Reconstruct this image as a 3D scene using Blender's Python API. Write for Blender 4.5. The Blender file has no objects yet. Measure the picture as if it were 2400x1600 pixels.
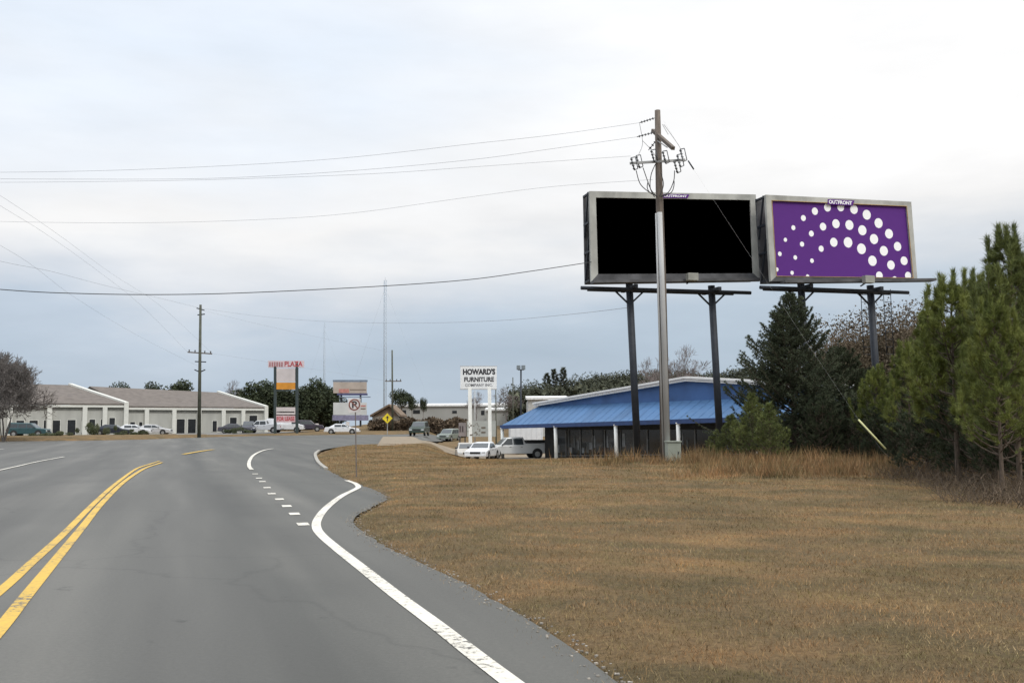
import bpy, bmesh, math, random
import numpy as np
from mathutils import Vector, Matrix, geometry
random.seed(7)
rng = np.random.default_rng(7)
S = bpy.context.scene
COL = S.collection
R = math.radians

# ------------------------------------------------------------------ camera
EYE = 1.6
FPX = 2400 * 35.0 / 36.0
PITCH = math.atan(200 / FPX)
ROLL = 0.006
cam_d = bpy.data.cameras.new('camera'); cam = bpy.data.objects.new('camera', cam_d); COL.objects.link(cam)
cam_d.lens = 35; cam_d.sensor_width = 36; cam_d.clip_end = 6000; cam_d.clip_start = 0.05
fw = Vector((0, math.cos(PITCH), math.sin(PITCH))); up0 = Vector((0, -math.sin(PITCH), math.cos(PITCH))); rt0 = Vector((1, 0, 0))
rt = rt0 * math.cos(ROLL) - up0 * math.sin(ROLL); up = rt0 * math.sin(ROLL) + up0 * math.cos(ROLL)
M3 = Matrix((rt, up, -fw)).transposed()
cam.matrix_world = Matrix.Translation((0, 0, EYE)) @ M3.to_4x4()
S.camera = cam

# ------------------------------------------------------------------ sky (world) and sun
SUN_EL, SUN_AZ = 48, 205          # high soft sun behind cloud, from behind right
W = bpy.data.worlds.new("World"); S.world = W; W.use_nodes = True
nt = W.node_tree; nt.nodes.clear()
def N(tree, t, **kw):
    n = tree.nodes.new(t)
    for k, v in kw.items():
        setattr(n, k, v)
    return n
out = N(nt, 'ShaderNodeOutputWorld'); bg = N(nt, 'ShaderNodeBackground')
sky = N(nt, 'ShaderNodeTexSky', sky_type='NISHITA', sun_disc=False)
sky.sun_elevation = R(SUN_EL); sky.sun_rotation = R(SUN_AZ)
skm = N(nt, 'ShaderNodeVectorMath', operation='SCALE'); skm.inputs['Scale'].default_value = 0.1
nt.links.new(sky.outputs[0], skm.inputs[0])
tc = N(nt, 'ShaderNodeTexCoord'); sep = N(nt, 'ShaderNodeSeparateXYZ')
nt.links.new(tc.outputs['Generated'], sep.inputs[0])
def ramp(tree, stops, interp='LINEAR'):
    r = N(tree, 'ShaderNodeValToRGB'); r.color_ramp.interpolation = interp
    el = r.color_ramp.elements
    while len(el) > 1: el.remove(el[0])
    el[0].position = stops[0][0]; el[0].color = (*stops[0][1], 1)
    for p, c in stops[1:]:
        e = el.new(p); e.color = (*c, 1)
    return r
def lin(r, g, b):
    f = lambda c: (c / 255 / 12.92) if c / 255 <= 0.04045 else ((c / 255 + 0.055) / 1.055) ** 2.4
    return (f(r), f(g), f(b))
mp = N(nt, 'ShaderNodeMapping'); mp.inputs['Scale'].default_value = (1.2, 1.2, 4.6)
nt.links.new(tc.outputs['Generated'], mp.inputs[0])
n1 = N(nt, 'ShaderNodeTexNoise'); n1.inputs['Scale'].default_value = 2.2; n1.inputs['Detail'].default_value = 6; n1.inputs['Roughness'].default_value = 0.52
nt.links.new(mp.outputs[0], n1.inputs['Vector'])
def math_n(tree, op, a, b=None, clamp=False):
    m = N(tree, 'ShaderNodeMath', operation=op); m.use_clamp = clamp
    for i, v in enumerate((a, b)):
        if v is None: continue
        if hasattr(v, 'links') or hasattr(v, 'is_output'): tree.links.new(v, m.inputs[i])
        else: m.inputs[i].default_value = v
    return m.outputs[0]
nz = math_n(nt, 'MULTIPLY', math_n(nt, 'SUBTRACT', n1.outputs['Fac'], 0.5), 0.20)
zz = math_n(nt, 'ADD', sep.outputs['Z'], nz)
# elevation ramps: left of the view (blue tinted) and right of it (neutral, brighter higher up)
rl = ramp(nt, [(0.0, lin(178, 192, 206)), (0.05, lin(172, 187, 203)), (0.10, lin(190, 202, 216)), (0.14, lin(218, 222, 228)),
               (0.19, lin(243, 242, 241)), (0.24, lin(238, 241, 245)), (0.33, lin(229, 238, 249)), (0.42, lin(233, 240, 250))])
rr = ramp(nt, [(0.0, lin(182, 192, 206)), (0.05, lin(174, 189, 204)), (0.11, lin(184, 198, 212)), (0.16, lin(212, 217, 223)),
               (0.21, lin(241, 240, 239)), (0.26, lin(253, 252, 251)), (0.42, lin(254, 254, 254))])
nt.links.new(zz, rl.inputs[0]); nt.links.new(zz, rr.inputs[0])
n2 = N(nt, 'ShaderNodeTexNoise'); n2.inputs['Scale'].default_value = 3.0; nt.links.new(mp.outputs[0], n2.inputs['Vector'])
az = math_n(nt, 'ADD', math_n(nt, 'MULTIPLY', sep.outputs['X'], 2.6), math_n(nt, 'MULTIPLY', math_n(nt, 'SUBTRACT', n2.outputs['Fac'], 0.5), 0.9))
az = math_n(nt, 'ADD', az, 0.5, True)
mx = N(nt, 'ShaderNodeMix', data_type='RGBA'); nt.links.new(az, mx.inputs[0]); nt.links.new(rl.outputs[0], mx.inputs[6]); nt.links.new(rr.outputs[0], mx.inputs[7])
# a cloud deck is brighter towards the zenith
gain = N(nt, 'ShaderNodeMapRange'); gain.inputs['From Min'].default_value = 0.42; gain.inputs['From Max'].default_value = 0.9
gain.inputs['To Min'].default_value = 1.0; gain.inputs['To Max'].default_value = 2.3
nt.links.new(sep.outputs['Z'], gain.inputs[0])
sc2 = N(nt, 'ShaderNodeVectorMath', operation='SCALE'); nt.links.new(mx.outputs[2], sc2.inputs[0]); nt.links.new(gain.outputs[0], sc2.inputs['Scale'])
fin = N(nt, 'ShaderNodeMix', data_type='RGBA'); fin.inputs[0].default_value = 0.95
nt.links.new(skm.outputs[0], fin.inputs[6]); n5 = N(nt, 'ShaderNodeTexNoise'); n5.inputs['Scale'].default_value = 5.5; n5.inputs['Detail'].default_value = 6; n5.inputs['Roughness'].default_value = .55; nt.links.new(mp.outputs[0], n5.inputs['Vector'])
mr5 = N(nt, 'ShaderNodeMapRange'); mr5.inputs['From Min'].default_value = .3; mr5.inputs['From Max'].default_value = .7; mr5.inputs['To Min'].default_value = .975; mr5.inputs['To Max'].default_value = 1.06; nt.links.new(n5.outputs['Fac'], mr5.inputs[0])
sc5 = N(nt, 'ShaderNodeVectorMath', operation='SCALE'); nt.links.new(sc2.outputs[0], sc5.inputs[0]); nt.links.new(mr5.outputs[0], sc5.inputs['Scale'])
nt.links.new(sc5.outputs[0], fin.inputs[7])
nt.links.new(fin.outputs[2], bg.inputs[0]); bg.inputs[1].default_value = 1.06
nt.links.new(bg.outputs[0], out.inputs[0])
sd = bpy.data.lights.new('sun', 'SUN'); sd.energy = 1.2; sd.angle = R(14); sd.color = (1, 0.96, 0.9)
so = bpy.data.objects.new('sun', sd); COL.objects.link(so)
sdir = Vector((math.sin(R(SUN_AZ - 60)) * math.cos(R(SUN_EL)), math.cos(R(SUN_AZ - 60)) * math.cos(R(SUN_EL)), math.sin(R(SUN_EL))))
sky.sun_rotation = math.atan2(sdir.x, sdir.y)
so.rotation_euler = sdir.to_track_quat('Z', 'Y').to_euler()
so.location = (0, 0, 40)
S.view_settings.view_transform = 'Standard'; S.view_settings.look = 'None'; S.view_settings.exposure = 0; S.view_settings.gamma = 1
S.cycles.max_bounces = 6; S.cycles.transparent_max_bounces = 6
S.cycles.use_denoising = True

# ------------------------------------------------------------------ measuring helpers
def ray(px, py):
    a = (px - 1200) / FPX; b = -(py - 800) / FPX
    return rt * a + up * b + fw
def at(px, py, D):
    """world point seen at photo pixel (2400x1600) at forward distance D (metres along world Y)"""
    v = ray(px, py); return Vector((0, 0, EYE)) + v * (D / v.y)
def sm(a, b, x):
    t = min(1, max(0, (x - a) / (b - a))); return t * t * (3 - 2 * t)
def interp(x, pts):
    if x <= pts[0][0]: return pts[0][1]
    for (a, u), (b, v) in zip(pts, pts[1:]):
        if x <= b: return u + (v - u) * (x - a) / (b - a)
    return pts[-1][1]
PL = [(45, 0), (140, .75), (160, .9), (230, 1.5), (600, 2), (1500, 4)]
PM = [(45, 0), (140, .75), (160, 1.3), (200, 2.4), (600, 2.8), (1500, 4)]
PR = [(12, 0), (34, .2), (38, .2), (84, -1.25), (108, -1.25), (170, .6), (260, 3.4), (600, 3.6), (1500, 4)]
def base(x, y):
    l = interp(y, PL); m = interp(y, PM); r = interp(y, PR)
    k = sm(-38, -26, x * 1.0 + (0 if y < 160 else 0)); l = l + (m - l) * k
    x0 = -3.2 - .085 * max(0, y - 27)
    w = sm(x0, x0 + interp(y, [(30, 7), (58, 4.2)]), x)
    return l + (r - l) * w
def G(px, py, lo=2.5, hi=600):
    """where the sight line through a photo pixel meets the terrain"""
    v = ray(px, py); o = Vector((0, 0, EYE)); d0 = lo
    while d0 < hi:
        d1 = d0 * 1.02
        p = o + v * (d1 / v.y)
        if p.z <= base(p.x, p.y):
            for _ in range(20):
                m = (d0 + d1) / 2; p = o + v * (m / v.y)
                if p.z <= base(p.x, p.y): d1 = m
                else: d0 = m
            return p
        d0 = d1
    return p
def ground(px, D, py=1000):
    p = at(px, py, D); return Vector((p.x, p.y, base(p.x, p.y)))

# ------------------------------------------------------------------ materials
MATS = {}
def mat(name, col, rough=.7, metal=0, var=.18, scale=3.0, bump=0, bscale=None, spec=.5, col2=None, detail=5, island=0, coord='Object', stretch=None):
    if name in MATS: return MATS[name]
    m = bpy.data.materials.new(name); m.use_nodes = True; t = m.node_tree; b = t.nodes['Principled BSDF']
    b.inputs['Roughness'].default_value = rough; b.inputs['Metallic'].default_value = metal
    b.inputs['Specular IOR Level'].default_value = spec
    c = N(t, 'ShaderNodeTexCoord'); n = N(t, 'ShaderNodeTexNoise'); n.inputs['Scale'].default_value = scale; n.inputs['Detail'].default_value = detail
    src = c.outputs[coord]
    if stretch:
        mm = N(t, 'ShaderNodeMapping'); mm.inputs['Scale'].default_value = stretch; t.links.new(src, mm.inputs[0]); src = mm.outputs[0]
    t.links.new(src, n.inputs['Vector'])
    c2 = col2 or tuple(min(1, x * (1 + var)) for x in col)
    c1 = col if col2 else tuple(x * (1 - var) for x in col)
    r = ramp(t, [(.3, c1), (.7, c2)]); t.links.new(n.outputs['Fac'], r.inputs[0])
    o = r.outputs[0]
    if island:
        g = N(t, 'ShaderNodeNewGeometry'); hv = N(t, 'ShaderNodeHueSaturation')
        mr = N(t, 'ShaderNodeMapRange'); mr.inputs['To Min'].default_value = 1 - island; mr.inputs['To Max'].default_value = 1 + island
        t.links.new(g.outputs['Random Per Island'], mr.inputs[0]); t.links.new(mr.outputs[0], hv.inputs['Value']); t.links.new(o, hv.inputs['Color']); o = hv.outputs[0]
    t.links.new(o, b.inputs['Base Color'])
    if bump:
        nb = N(t, 'ShaderNodeTexNoise'); nb.inputs['Scale'].default_value = bscale or scale * 6; nb.inputs['Detail'].default_value = 6
        t.links.new(src, nb.inputs['Vector'])
        bp = N(t, 'ShaderNodeBump'); bp.inputs['Strength'].default_value = bump; bp.inputs['Distance'].default_value = .03
        t.links.new(nb.outputs['Fac'], bp.inputs['Height']); t.links.new(bp.outputs[0], b.inputs['Normal'])
    MATS[name] = m; return m

def asphalt_mat():
    m = bpy.data.materials.new('asphalt'); m.use_nodes = True; t = m.node_tree; b = t.nodes['Principled BSDF']
    c = N(t, 'ShaderNodeTexCoord')
    big = N(t, 'ShaderNodeTexNoise'); big.inputs['Scale'].default_value = .22; big.inputs['Detail'].default_value = 5
    # wheel tracks run along the lane: stretch the noise along the road direction
    mpp = N(t, 'ShaderNodeMapping'); mpp.vector_type = 'TEXTURE'; mpp.inputs['Rotation'].default_value = (0, 0, R(18.6)); mpp.inputs['Scale'].default_value = (1, 1, 1)
    mp3 = N(t, 'ShaderNodeMapping'); mp3.inputs['Scale'].default_value = (.9, .06, 1); t.links.new(mpp.outputs[0], mp3.inputs[0])
    sx = N(t, 'ShaderNodeSeparateXYZ'); t.links.new(mpp.outputs[0], sx.inputs[0])
    t.links.new(c.outputs['Object'], mpp.inputs[0])
    tr = N(t, 'ShaderNodeTexNoise'); tr.inputs['Scale'].default_value = 1.0; tr.inputs['Detail'].default_value = 3; t.links.new(mp3.outputs[0], tr.inputs['Vector'])
    t.links.new(c.outputs['Object'], big.inputs['Vector'])
    fine = N(t, 'ShaderNodeTexNoise'); fine.inputs['Scale'].default_value = 26; fine.inputs['Detail'].default_value = 9; fine.inputs['Roughness'].default_value = .8; t.links.new(c.outputs['Object'], fine.inputs['Vector'])
    v1 = math_n(t, 'MULTIPLY', tr.outputs['Fac'], .5); v2 = math_n(t, 'MULTIPLY', big.outputs['Fac'], .15); v3 = math_n(t, 'MULTIPLY', fine.outputs['Fac'], .35)
    s = math_n(t, 'ADD', math_n(t, 'ADD', v1, v2), v3)
    r = ramp(t, [(.36, (.060, .058, .052)), (.5, (.083, .081, .072)), (.62, (.118, .113, .100))]); t.links.new(s, r.inputs[0])
    # small stains and tar spots
    vo = N(t, 'ShaderNodeTexNoise'); vo.inputs['Scale'].default_value = 1.7; vo.inputs['Detail'].default_value = 8; vo.inputs['Roughness'].default_value = .7
    t.links.new(c.outputs['Object'], vo.inputs['Vector'])
    rs = ramp(t, [(.30, (.55, .55, .55)), (.37, (1, 1, 1))]); t.links.new(vo.outputs['Fac'], rs.inputs[0])
    mu = N(t, 'ShaderNodeMix', data_type='RGBA', blend_type='MULTIPLY'); mu.inputs[0].default_value = 1
    t.links.new(r.outputs[0], mu.inputs[6]); t.links.new(rs.outputs[0], mu.inputs[7])
    # oil stained strip in the middle of the lane, older darker shoulder strip, polished wheel paths
    wob = math_n(t, 'ADD', sx.outputs['X'], math_n(t, 'MULTIPLY', math_n(t, 'SUBTRACT', big.outputs['Fac'], .5), 1.2))
    xr_ = N(t, 'ShaderNodeMapRange'); xr_.inputs['From Min'].default_value = -6; xr_.inputs['From Max'].default_value = 6; t.links.new(wob, xr_.inputs[0])
    q = lambda v: (v + 6) / 12
    lane = ramp(t, [(q(-5), (1, 1, 1)), (q(-3.4), (.88, .88, .88)), (q(-2.4), (1.06, 1.06, 1.06)), (q(-1), (1.10, 1.10, 1.09)), (q(.1), (.98, .98, .98)), (q(1.0), (.72, .73, .72)), (q(1.8), (.98, .98, .96)), (q(2.6), (1.04, 1.04, 1.02)), (q(3.2), (.90, .92, .90)), (q(4.6), (.82, .83, .81))]); t.links.new(xr_.outputs[0], lane.inputs[0])
    m3 = N(t, 'ShaderNodeMix', data_type='RGBA', blend_type='MULTIPLY'); m3.inputs[0].default_value = 1; t.links.new(mu.outputs[2], m3.inputs[6]); t.links.new(lane.outputs[0], m3.inputs[7])
    # hairline cracks
    cv = N(t, 'ShaderNodeTexVoronoi', feature='DISTANCE_TO_EDGE'); cv.inputs['Scale'].default_value = .22
    dn = N(t, 'ShaderNodeTexNoise'); dn.inputs['Scale'].default_value = 1.4; dn.inputs['Detail'].default_value = 6; t.links.new(c.outputs['Object'], dn.inputs['Vector'])
    dm = N(t, 'ShaderNodeMix', data_type='RGBA'); dm.inputs[0].default_value = .45; t.links.new(c.outputs['Object'], dm.inputs[6]); t.links.new(dn.outputs['Color'], dm.inputs[7]); t.links.new(dm.outputs[2], cv.inputs['Vector'])
    cr = ramp(t, [(0, (.55, .55, .55)), (.006, (1, 1, 1))]); t.links.new(cv.outputs['Distance'], cr.inputs[0])
    m4 = N(t, 'ShaderNodeMix', data_type='RGBA', blend_type='MULTIPLY'); m4.inputs[0].default_value = .4; t.links.new(m3.outputs[2], m4.inputs[6]); t.links.new(cr.outputs[0], m4.inputs[7])
    t.links.new(m4.outputs[2], b.inputs['Base Color'])
    b.inputs['Roughness'].default_value = .72; b.inputs['Specular IOR Level'].default_value = .45
    bp = N(t, 'ShaderNodeBump'); bp.inputs['Strength'].default_value = .35; bp.inputs['Distance'].default_value = .01
    t.links.new(fine.outputs['Fac'], bp.inputs['Height']); t.links.new(bp.outputs[0], b.inputs['Normal'])
    return m
def patches(t, c, col):
    mp_ = N(t, 'ShaderNodeMapping'); mp_.vector_type = 'TEXTURE'; mp_.inputs['Rotation'].default_value = (0, 0, R(-28)); mp_.inputs['Scale'].default_value = (1.7, 1, 1); t.links.new(c.outputs['Object'], mp_.inputs[0])
    n_ = N(t, 'ShaderNodeTexNoise'); n_.inputs['Scale'].default_value = .75; n_.inputs['Detail'].default_value = 6; n_.inputs['Roughness'].default_value = .62; t.links.new(mp_.outputs[0], n_.inputs['Vector'])
    r_ = ramp(t, [(.36, (.76, .80, .78)), (.44, (.88, .91, .88)), (.5, (1.0, 1.0, 1.0)), (.56, (1.07, 1.03, .99)), (.64, (1.22, 1.18, 1.10))]); t.links.new(n_.outputs['Fac'], r_.inputs[0])
    m_ = N(t, 'ShaderNodeMix', data_type='RGBA', blend_type='MULTIPLY'); m_.inputs[0].default_value = 1; t.links.new(col, m_.inputs[6]); t.links.new(r_.outputs[0], m_.inputs[7]); return m_.outputs[2]
def ground_mat():
    m = bpy.data.materials.new('dry_grass_ground'); m.use_nodes = True; t = m.node_tree; b = t.nodes['Principled BSDF']
    c = N(t, 'ShaderNodeTexCoord')
    mpp = N(t, 'ShaderNodeMapping'); mpp.vector_type = 'TEXTURE'; mpp.inputs['Rotation'].default_value = (0, 0, R(60)); mpp.inputs['Scale'].default_value = (1, 3, 1); t.links.new(c.outputs['Object'], mpp.inputs[0])
    a = N(t, 'ShaderNodeTexNoise'); a.inputs['Scale'].default_value = .5; a.inputs['Detail'].default_value = 9; a.inputs['Roughness'].default_value = .6; t.links.new(mpp.outputs[0], a.inputs['Vector'])
    r = ramp(t, [(.3, (.095, .073, .044)), (.42, (.155, .108, .058)), (.5, (.132, .098, .055)), (.58, (.18, .120, .063)), (.72, (.15, .122, .064))]); t.links.new(a.outputs['Fac'], r.inputs[0])
    f = N(t, 'ShaderNodeTexNoise'); f.inputs['Scale'].default_value = 22; f.inputs['Detail'].default_value = 8; f.inputs['Roughness'].default_value = .75; t.links.new(c.outputs['Object'], f.inputs['Vector'])
    rf = ramp(t, [(.3, (.45, .42, .4)), (.5, (1, 1, 1)), (.7, (1.5, 1.45, 1.3))]); t.links.new(f.outputs['Fac'], rf.inputs[0])
    mu = N(t, 'ShaderNodeMix', data_type='RGBA', blend_type='MULTIPLY'); mu.inputs[0].default_value = .85
    t.links.new(r.outputs[0], mu.inputs[6]); t.links.new(rf.outputs[0], mu.inputs[7]); t.links.new(patches(t, c, mu.outputs[2]), b.inputs['Base Color'])
    b.inputs['Roughness'].default_value = .95; b.inputs['Specular IOR Level'].default_value = .1
    bp = N(t, 'ShaderNodeBump'); bp.inputs['Strength'].default_value = .8; bp.inputs['Distance'].default_value = .05
    t.links.new(f.outputs['Fac'], bp.inputs['Height']); t.links.new(bp.outputs[0], b.inputs['Normal'])
    return m
def blade_mat(name, stops, nscale=.45):
    m = bpy.data.materials.new(name); m.use_nodes = True; t = m.node_tree; b = t.nodes['Principled BSDF']
    g = N(t, 'ShaderNodeNewGeometry'); c = N(t, 'ShaderNodeTexCoord')
    n = N(t, 'ShaderNodeTexNoise'); n.inputs['Scale'].default_value = nscale; n.inputs['Detail'].default_value = 4; t.links.new(c.outputs['Object'], n.inputs['Vector'])
    v = math_n(t, 'ADD', math_n(t, 'MULTIPLY', g.outputs['Random Per Island'], .36), math_n(t, 'MULTIPLY', n.outputs['Fac'], .64))
    r = ramp(t, stops); t.links.new(v, r.inputs[0])
    n3 = N(t, 'ShaderNodeTexNoise'); n3.inputs['Scale'].default_value = 1.3; n3.inputs['Detail'].default_value = 7; n3.inputs['Roughness'].default_value = .65; t.links.new(c.outputs['Object'], n3.inputs['Vector'])
    pt = ramp(t, [(.34, (.45, .52, .46)), (.42, (.82, .92, .82)), (.5, (1, 1, 1)), (.57, (1.08, .94, .88)), (.66, (1.4, 1.25, 1.05))]); t.links.new(n3.outputs['Fac'], pt.inputs[0])
    mu = N(t, 'ShaderNodeMix', data_type='RGBA', blend_type='MULTIPLY'); mu.inputs[0].default_value = 1; t.links.new(r.outputs[0], mu.inputs[6]); t.links.new(pt.outputs[0], mu.inputs[7])
    t.links.new(patches(t, c, mu.outputs[2]), b.inputs['Base Color'])
    b.inputs['Roughness'].default_value = .8; b.inputs['Specular IOR Level'].default_value = .2
    return m

# ------------------------------------------------------------------ objects, tags
def link(o, parent=None):
    COL.objects.link(o)
    if parent is not None: o.parent = parent
    return o
def tag(o, label=None, cat=None, group=None, kind=None):
    if label: o['label'] = label
    if cat: o['category'] = cat
    if group: o['group'] = group
    if kind: o['kind'] = kind
    return o
def empty(name, loc, label, cat, group=None, rz=0, tilt=None):
    o = bpy.data.objects.new(name, None); o.location = loc; o.rotation_euler = (0, 0, rz) if tilt is None else tilt
    link(o); return tag(o, label, cat, group)
def np_obj(name, V, F, m, parent=None, smooth=False):
    """V (n,3), F (k,3) triangles"""
    me = bpy.data.meshes.new(name); V = np.asarray(V, dtype=np.float32); F = np.asarray(F, dtype=np.int32)
    me.vertices.add(len(V)); me.vertices.foreach_set('co', V.ravel())
    me.loops.add(F.size); me.loops.foreach_set('vertex_index', F.ravel())
    me.polygons.add(len(F)); me.polygons.foreach_set('loop_start', np.arange(0, F.size, F.shape[1], dtype=np.int32))
    me.polygons.foreach_set('loop_total', np.full(len(F), F.shape[1], dtype=np.int32))
    me.materials.append(m); me.update(calc_edges=True); me.validate()
    if smooth: me.polygons.foreach_set('use_smooth', np.ones(len(F), dtype=bool))
    return link(bpy.data.objects.new(name, me), parent)
class MB:
    def __init__(s): s.v = []; s.f = []; s.sm = []
    def face(s, pts, smooth=False):
        n = len(s.v); s.v += [tuple(p) for p in pts]; s.f.append(list(range(n, n + len(pts)))); s.sm.append(smooth); return s
    def hexa(s, p):
        """p: 8 corners, bottom 4 ccw then top 4"""
        n = len(s.v); s.v += [tuple(q) for q in p]
        for q in ((3, 2, 1, 0), (4, 5, 6, 7), (0, 1, 5, 4), (1, 2, 6, 5), (2, 3, 7, 6), (3, 0, 4, 7)):
            s.f.append([n + i for i in q]); s.sm.append(False)
        return s
    def box(s, c, d, rz=0):
        x, y, z = c; a, b, h = d[0] / 2, d[1] / 2, d[2] / 2; co, si = math.cos(rz), math.sin(rz)
        P = []
        for k in (-h, h):
            for (i, j) in ((-a, -b), (a, -b), (a, b), (-a, b)):
                P.append((x + i * co - j * si, y + i * si + j * co, z + k))
        return s.hexa(P)
    def bar(s, p, q, w, h=None):
        """rectangular bar from p to q"""
        p, q = Vector(p), Vector(q); d = (q - p).normalized(); h = h or w
        a = d.cross(Vector((0, 0, 1)));
        if a.length < 1e-3: a = Vector((1, 0, 0))
        a.normalize(); b = a.cross(d).normalized()
        P = [p - a * w / 2 - b * h / 2, p + a * w / 2 - b * h / 2, q + a * w / 2 - b * h / 2, q - a * w / 2 - b * h / 2,
             p - a * w / 2 + b * h / 2, p + a * w / 2 + b * h / 2, q + a * w / 2 + b * h / 2, q - a * w / 2 + b * h / 2]
        return s.hexa(P)
    def tube(s, pts, rad, n=8, cap=True):
        pts = [Vector(p) for p in pts]
        if not hasattr(rad, '__len__'): rad = [rad] * len(pts)
        n0 = len(s.v); prev = None
        for i, p in enumerate(pts):
            d = (pts[min(i + 1, len(pts) - 1)] - pts[max(i - 1, 0)])
            d = d.normalized() if d.length > 1e-9 else Vector((0, 0, 1))
            ref = prev if prev is not None else (Vector((1, 0, 0)) if abs(d.x) < .8 else Vector((0, 1, 0)))
            a = (ref - d * ref.dot(d)); a = a.normalized() if a.length > 1e-6 else d.orthogonal().normalized()
            prev = a; b = d.cross(a)
            for k in range(n):
                an = 2 * math.pi * k / n; s.v.append(tuple(p + (a * math.cos(an) + b * math.sin(an)) * rad[i]))
        for i in range(len(pts) - 1):
            for k in range(n):
                a0 = n0 + i * n + k; a1 = n0 + i * n + (k + 1) % n; s.f.append([a0, a1, a1 + n, a0 + n]); s.sm.append(True)
        if cap:
            s.f.append([n0 + k for k in range(n)][::-1]); s.f.append([n0 + (len(pts) - 1) * n + k for k in range(n)]); s.sm += [False, False]
        return s
    def prism(s, poly, off):
        """poly: list of 3D points, extruded by off"""
        n = len(s.v); m = len(poly); off = Vector(off)
        s.v += [tuple(Vector(p)) for p in poly] + [tuple(Vector(p) + off) for p in poly]
        s.f.append([n + i for i in range(m)][::-1]); s.f.append([n + m + i for i in range(m)]); s.sm += [False, False]
        for i in range(m):
            j = (i + 1) % m; s.f.append([n + i, n + j, n + m + j, n + m + i]); s.sm.append(False)
        return s
    def build(s, name, m, parent=None, bevel=0, rel=None):
        me = bpy.data.meshes.new(name)
        v = s.v if rel is None else [tuple(Vector(p) - Vector(rel)) for p in s.v]
        me.from_pydata(v, [], s.f); me.materials.append(m)
        me.polygons.foreach_set('use_smooth', s.sm)
        bm = bmesh.new(); bm.from_mesh(me)
        if bevel:
            bmesh.ops.remove_doubles(bm, verts=bm.verts, dist=1e-4)
            bmesh.ops.bevel(bm, geom=bm.edges[:], offset=bevel, segments=2, affect='EDGES', profile=.6)
        bmesh.ops.recalc_face_normals(bm, faces=bm.faces); bm.to_mesh(me); bm.free()
        me.update()
        return link(bpy.data.objects.new(name, me), parent)
def children(o): return [c for c in bpy.data.objects if c.parent == o]
def copy_tree(o, parent=None, ch=None):
    c = o.copy(); COL.objects.link(c); c.parent = parent
    for k in o.children: copy_tree(k, c)
    return c
def text_obj(body, name, m, parent, origin, ux, uz, width, height, bold=.0, depth=.004):
    """flat letters filling width x height in the plane (origin = lower left, ux right, uz up)"""
    cu = bpy.data.curves.new('t', 'FONT'); cu.body = body; cu.size = 1; cu.offset = bold; cu.resolution_u = 3
    o = bpy.data.objects.new('t', cu); COL.objects.link(o)
    dg = bpy.context.evaluated_depsgraph_get(); me = bpy.data.meshes.new_from_object(o.evaluated_get(dg))
    bpy.data.objects.remove(o); bpy.data.curves.remove(cu)
    xs = [v.co.x for v in me.vertices]; ys = [v.co.y for v in me.vertices]
    x0, x1, y0, y1 = min(xs), max(xs), min(ys), max(ys)
    ux = Vector(ux).normalized(); uz = Vector(uz).normalized(); nn = ux.cross(uz)
    for v in me.vertices:
        a = (v.co.x - x0) / (x1 - x0) * width; b = (v.co.y - y0) / (y1 - y0) * height
        v.co = Vector(origin) + ux * a + uz * b + nn * depth
    me.name = name; me.materials.clear(); me.materials.append(m)
    return link(bpy.data.objects.new(name, me), parent)

# ------------------------------------------------------------------ road outline and terrain
road_px = [(1450, 1600), (1330, 1510), (1200, 1428), (1080, 1362), (1000, 1325), (900, 1275), (848, 1243), (828, 1222), (842, 1203), (880, 1184),
           (908, 1168), (892, 1154), (850, 1137), (815, 1124), (790, 1112), (765, 1099), (750, 1086), (741, 1070), (742, 1061), (770, 1051),
           (830, 1044), (900, 1040), (960, 1040), (1040, 1032), (1075, 1025), (1075, 1018), (960, 1017), (800, 1018.5), (620, 1021), (460, 1025), (350, 1029), (200, 1032), (0, 1034), (-500, 1040)]
outline = [G(*p) for p in road_px]
outline = [Vector((p.x, p.y)) for p in outline]
# smooth and roughen the grass side a little
def densify(pts, step, jit=0):
    o = []
    for a, b in zip(pts, pts[1:]):
        n = max(1, int((b - a).length / step))
        for i in range(n):
            q = a.lerp(b, i / n)
            if jit and i: q = q + Vector((random.uniform(-jit, jit), random.uniform(-jit, jit)))
            o.append(q)
    o.append(pts[-1]); return o
def catmull(pts, n=6):
    o = []
    for i in range(len(pts) - 1):
        p0, p1, p2, p3 = pts[max(i - 1, 0)], pts[i], pts[i + 1], pts[min(i + 2, len(pts) - 1)]
        for k in range(n):
            t = k / n; o.append(.5 * ((2 * p1) + (p2 - p0) * t + (2 * p0 - 5 * p1 + 4 * p2 - p3) * t * t + (3 * p1 - p0 - 3 * p2 + p3) * t ** 3))
    o.append(pts[-1]); return o
edge = densify(catmull(outline, 4), .22, .05)
edge = [e for i, e in enumerate(edge) if i == 0 or (e - edge[i - 1]).length > .10]
tail = [Vector((-150, 60)), Vector((-150, -40)), Vector((30, -40)), Vector((4.6, -6.5))]
poly = tail[2:] + edge + tail[:2]
PX = np.array([[p.x, p.y] for p in poly])
def signed(pts, thin=1):
    """distance to the road outline, negative inside"""
    P = np.asarray(pts); A = PX if thin == 1 else np.concatenate([PX[:4], PX[4:-3:thin], PX[-3:]]); B = np.roll(A, -1, axis=0); best = np.full(len(P), 1e9); ins = np.zeros(len(P), bool)
    for a, b in zip(A, B):
        d = b - a; t = np.clip(((P - a) @ d) / max(1e-9, d @ d), 0, 1); q = a + t[:, None] * d
        best = np.minimum(best, np.hypot(*(P - q).T))
        c = ((a[1] > P[:, 1]) != (b[1] > P[:, 1]))
        with np.errstate(divide='ignore', invalid='ignore'):
            xi = (b[0] - a[0]) * (P[:, 1] - a[1]) / (b[1] - a[1]) + a[0]
        ins ^= c & (P[:, 0] < xi)
    return np.where(ins, -best, best)
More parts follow.
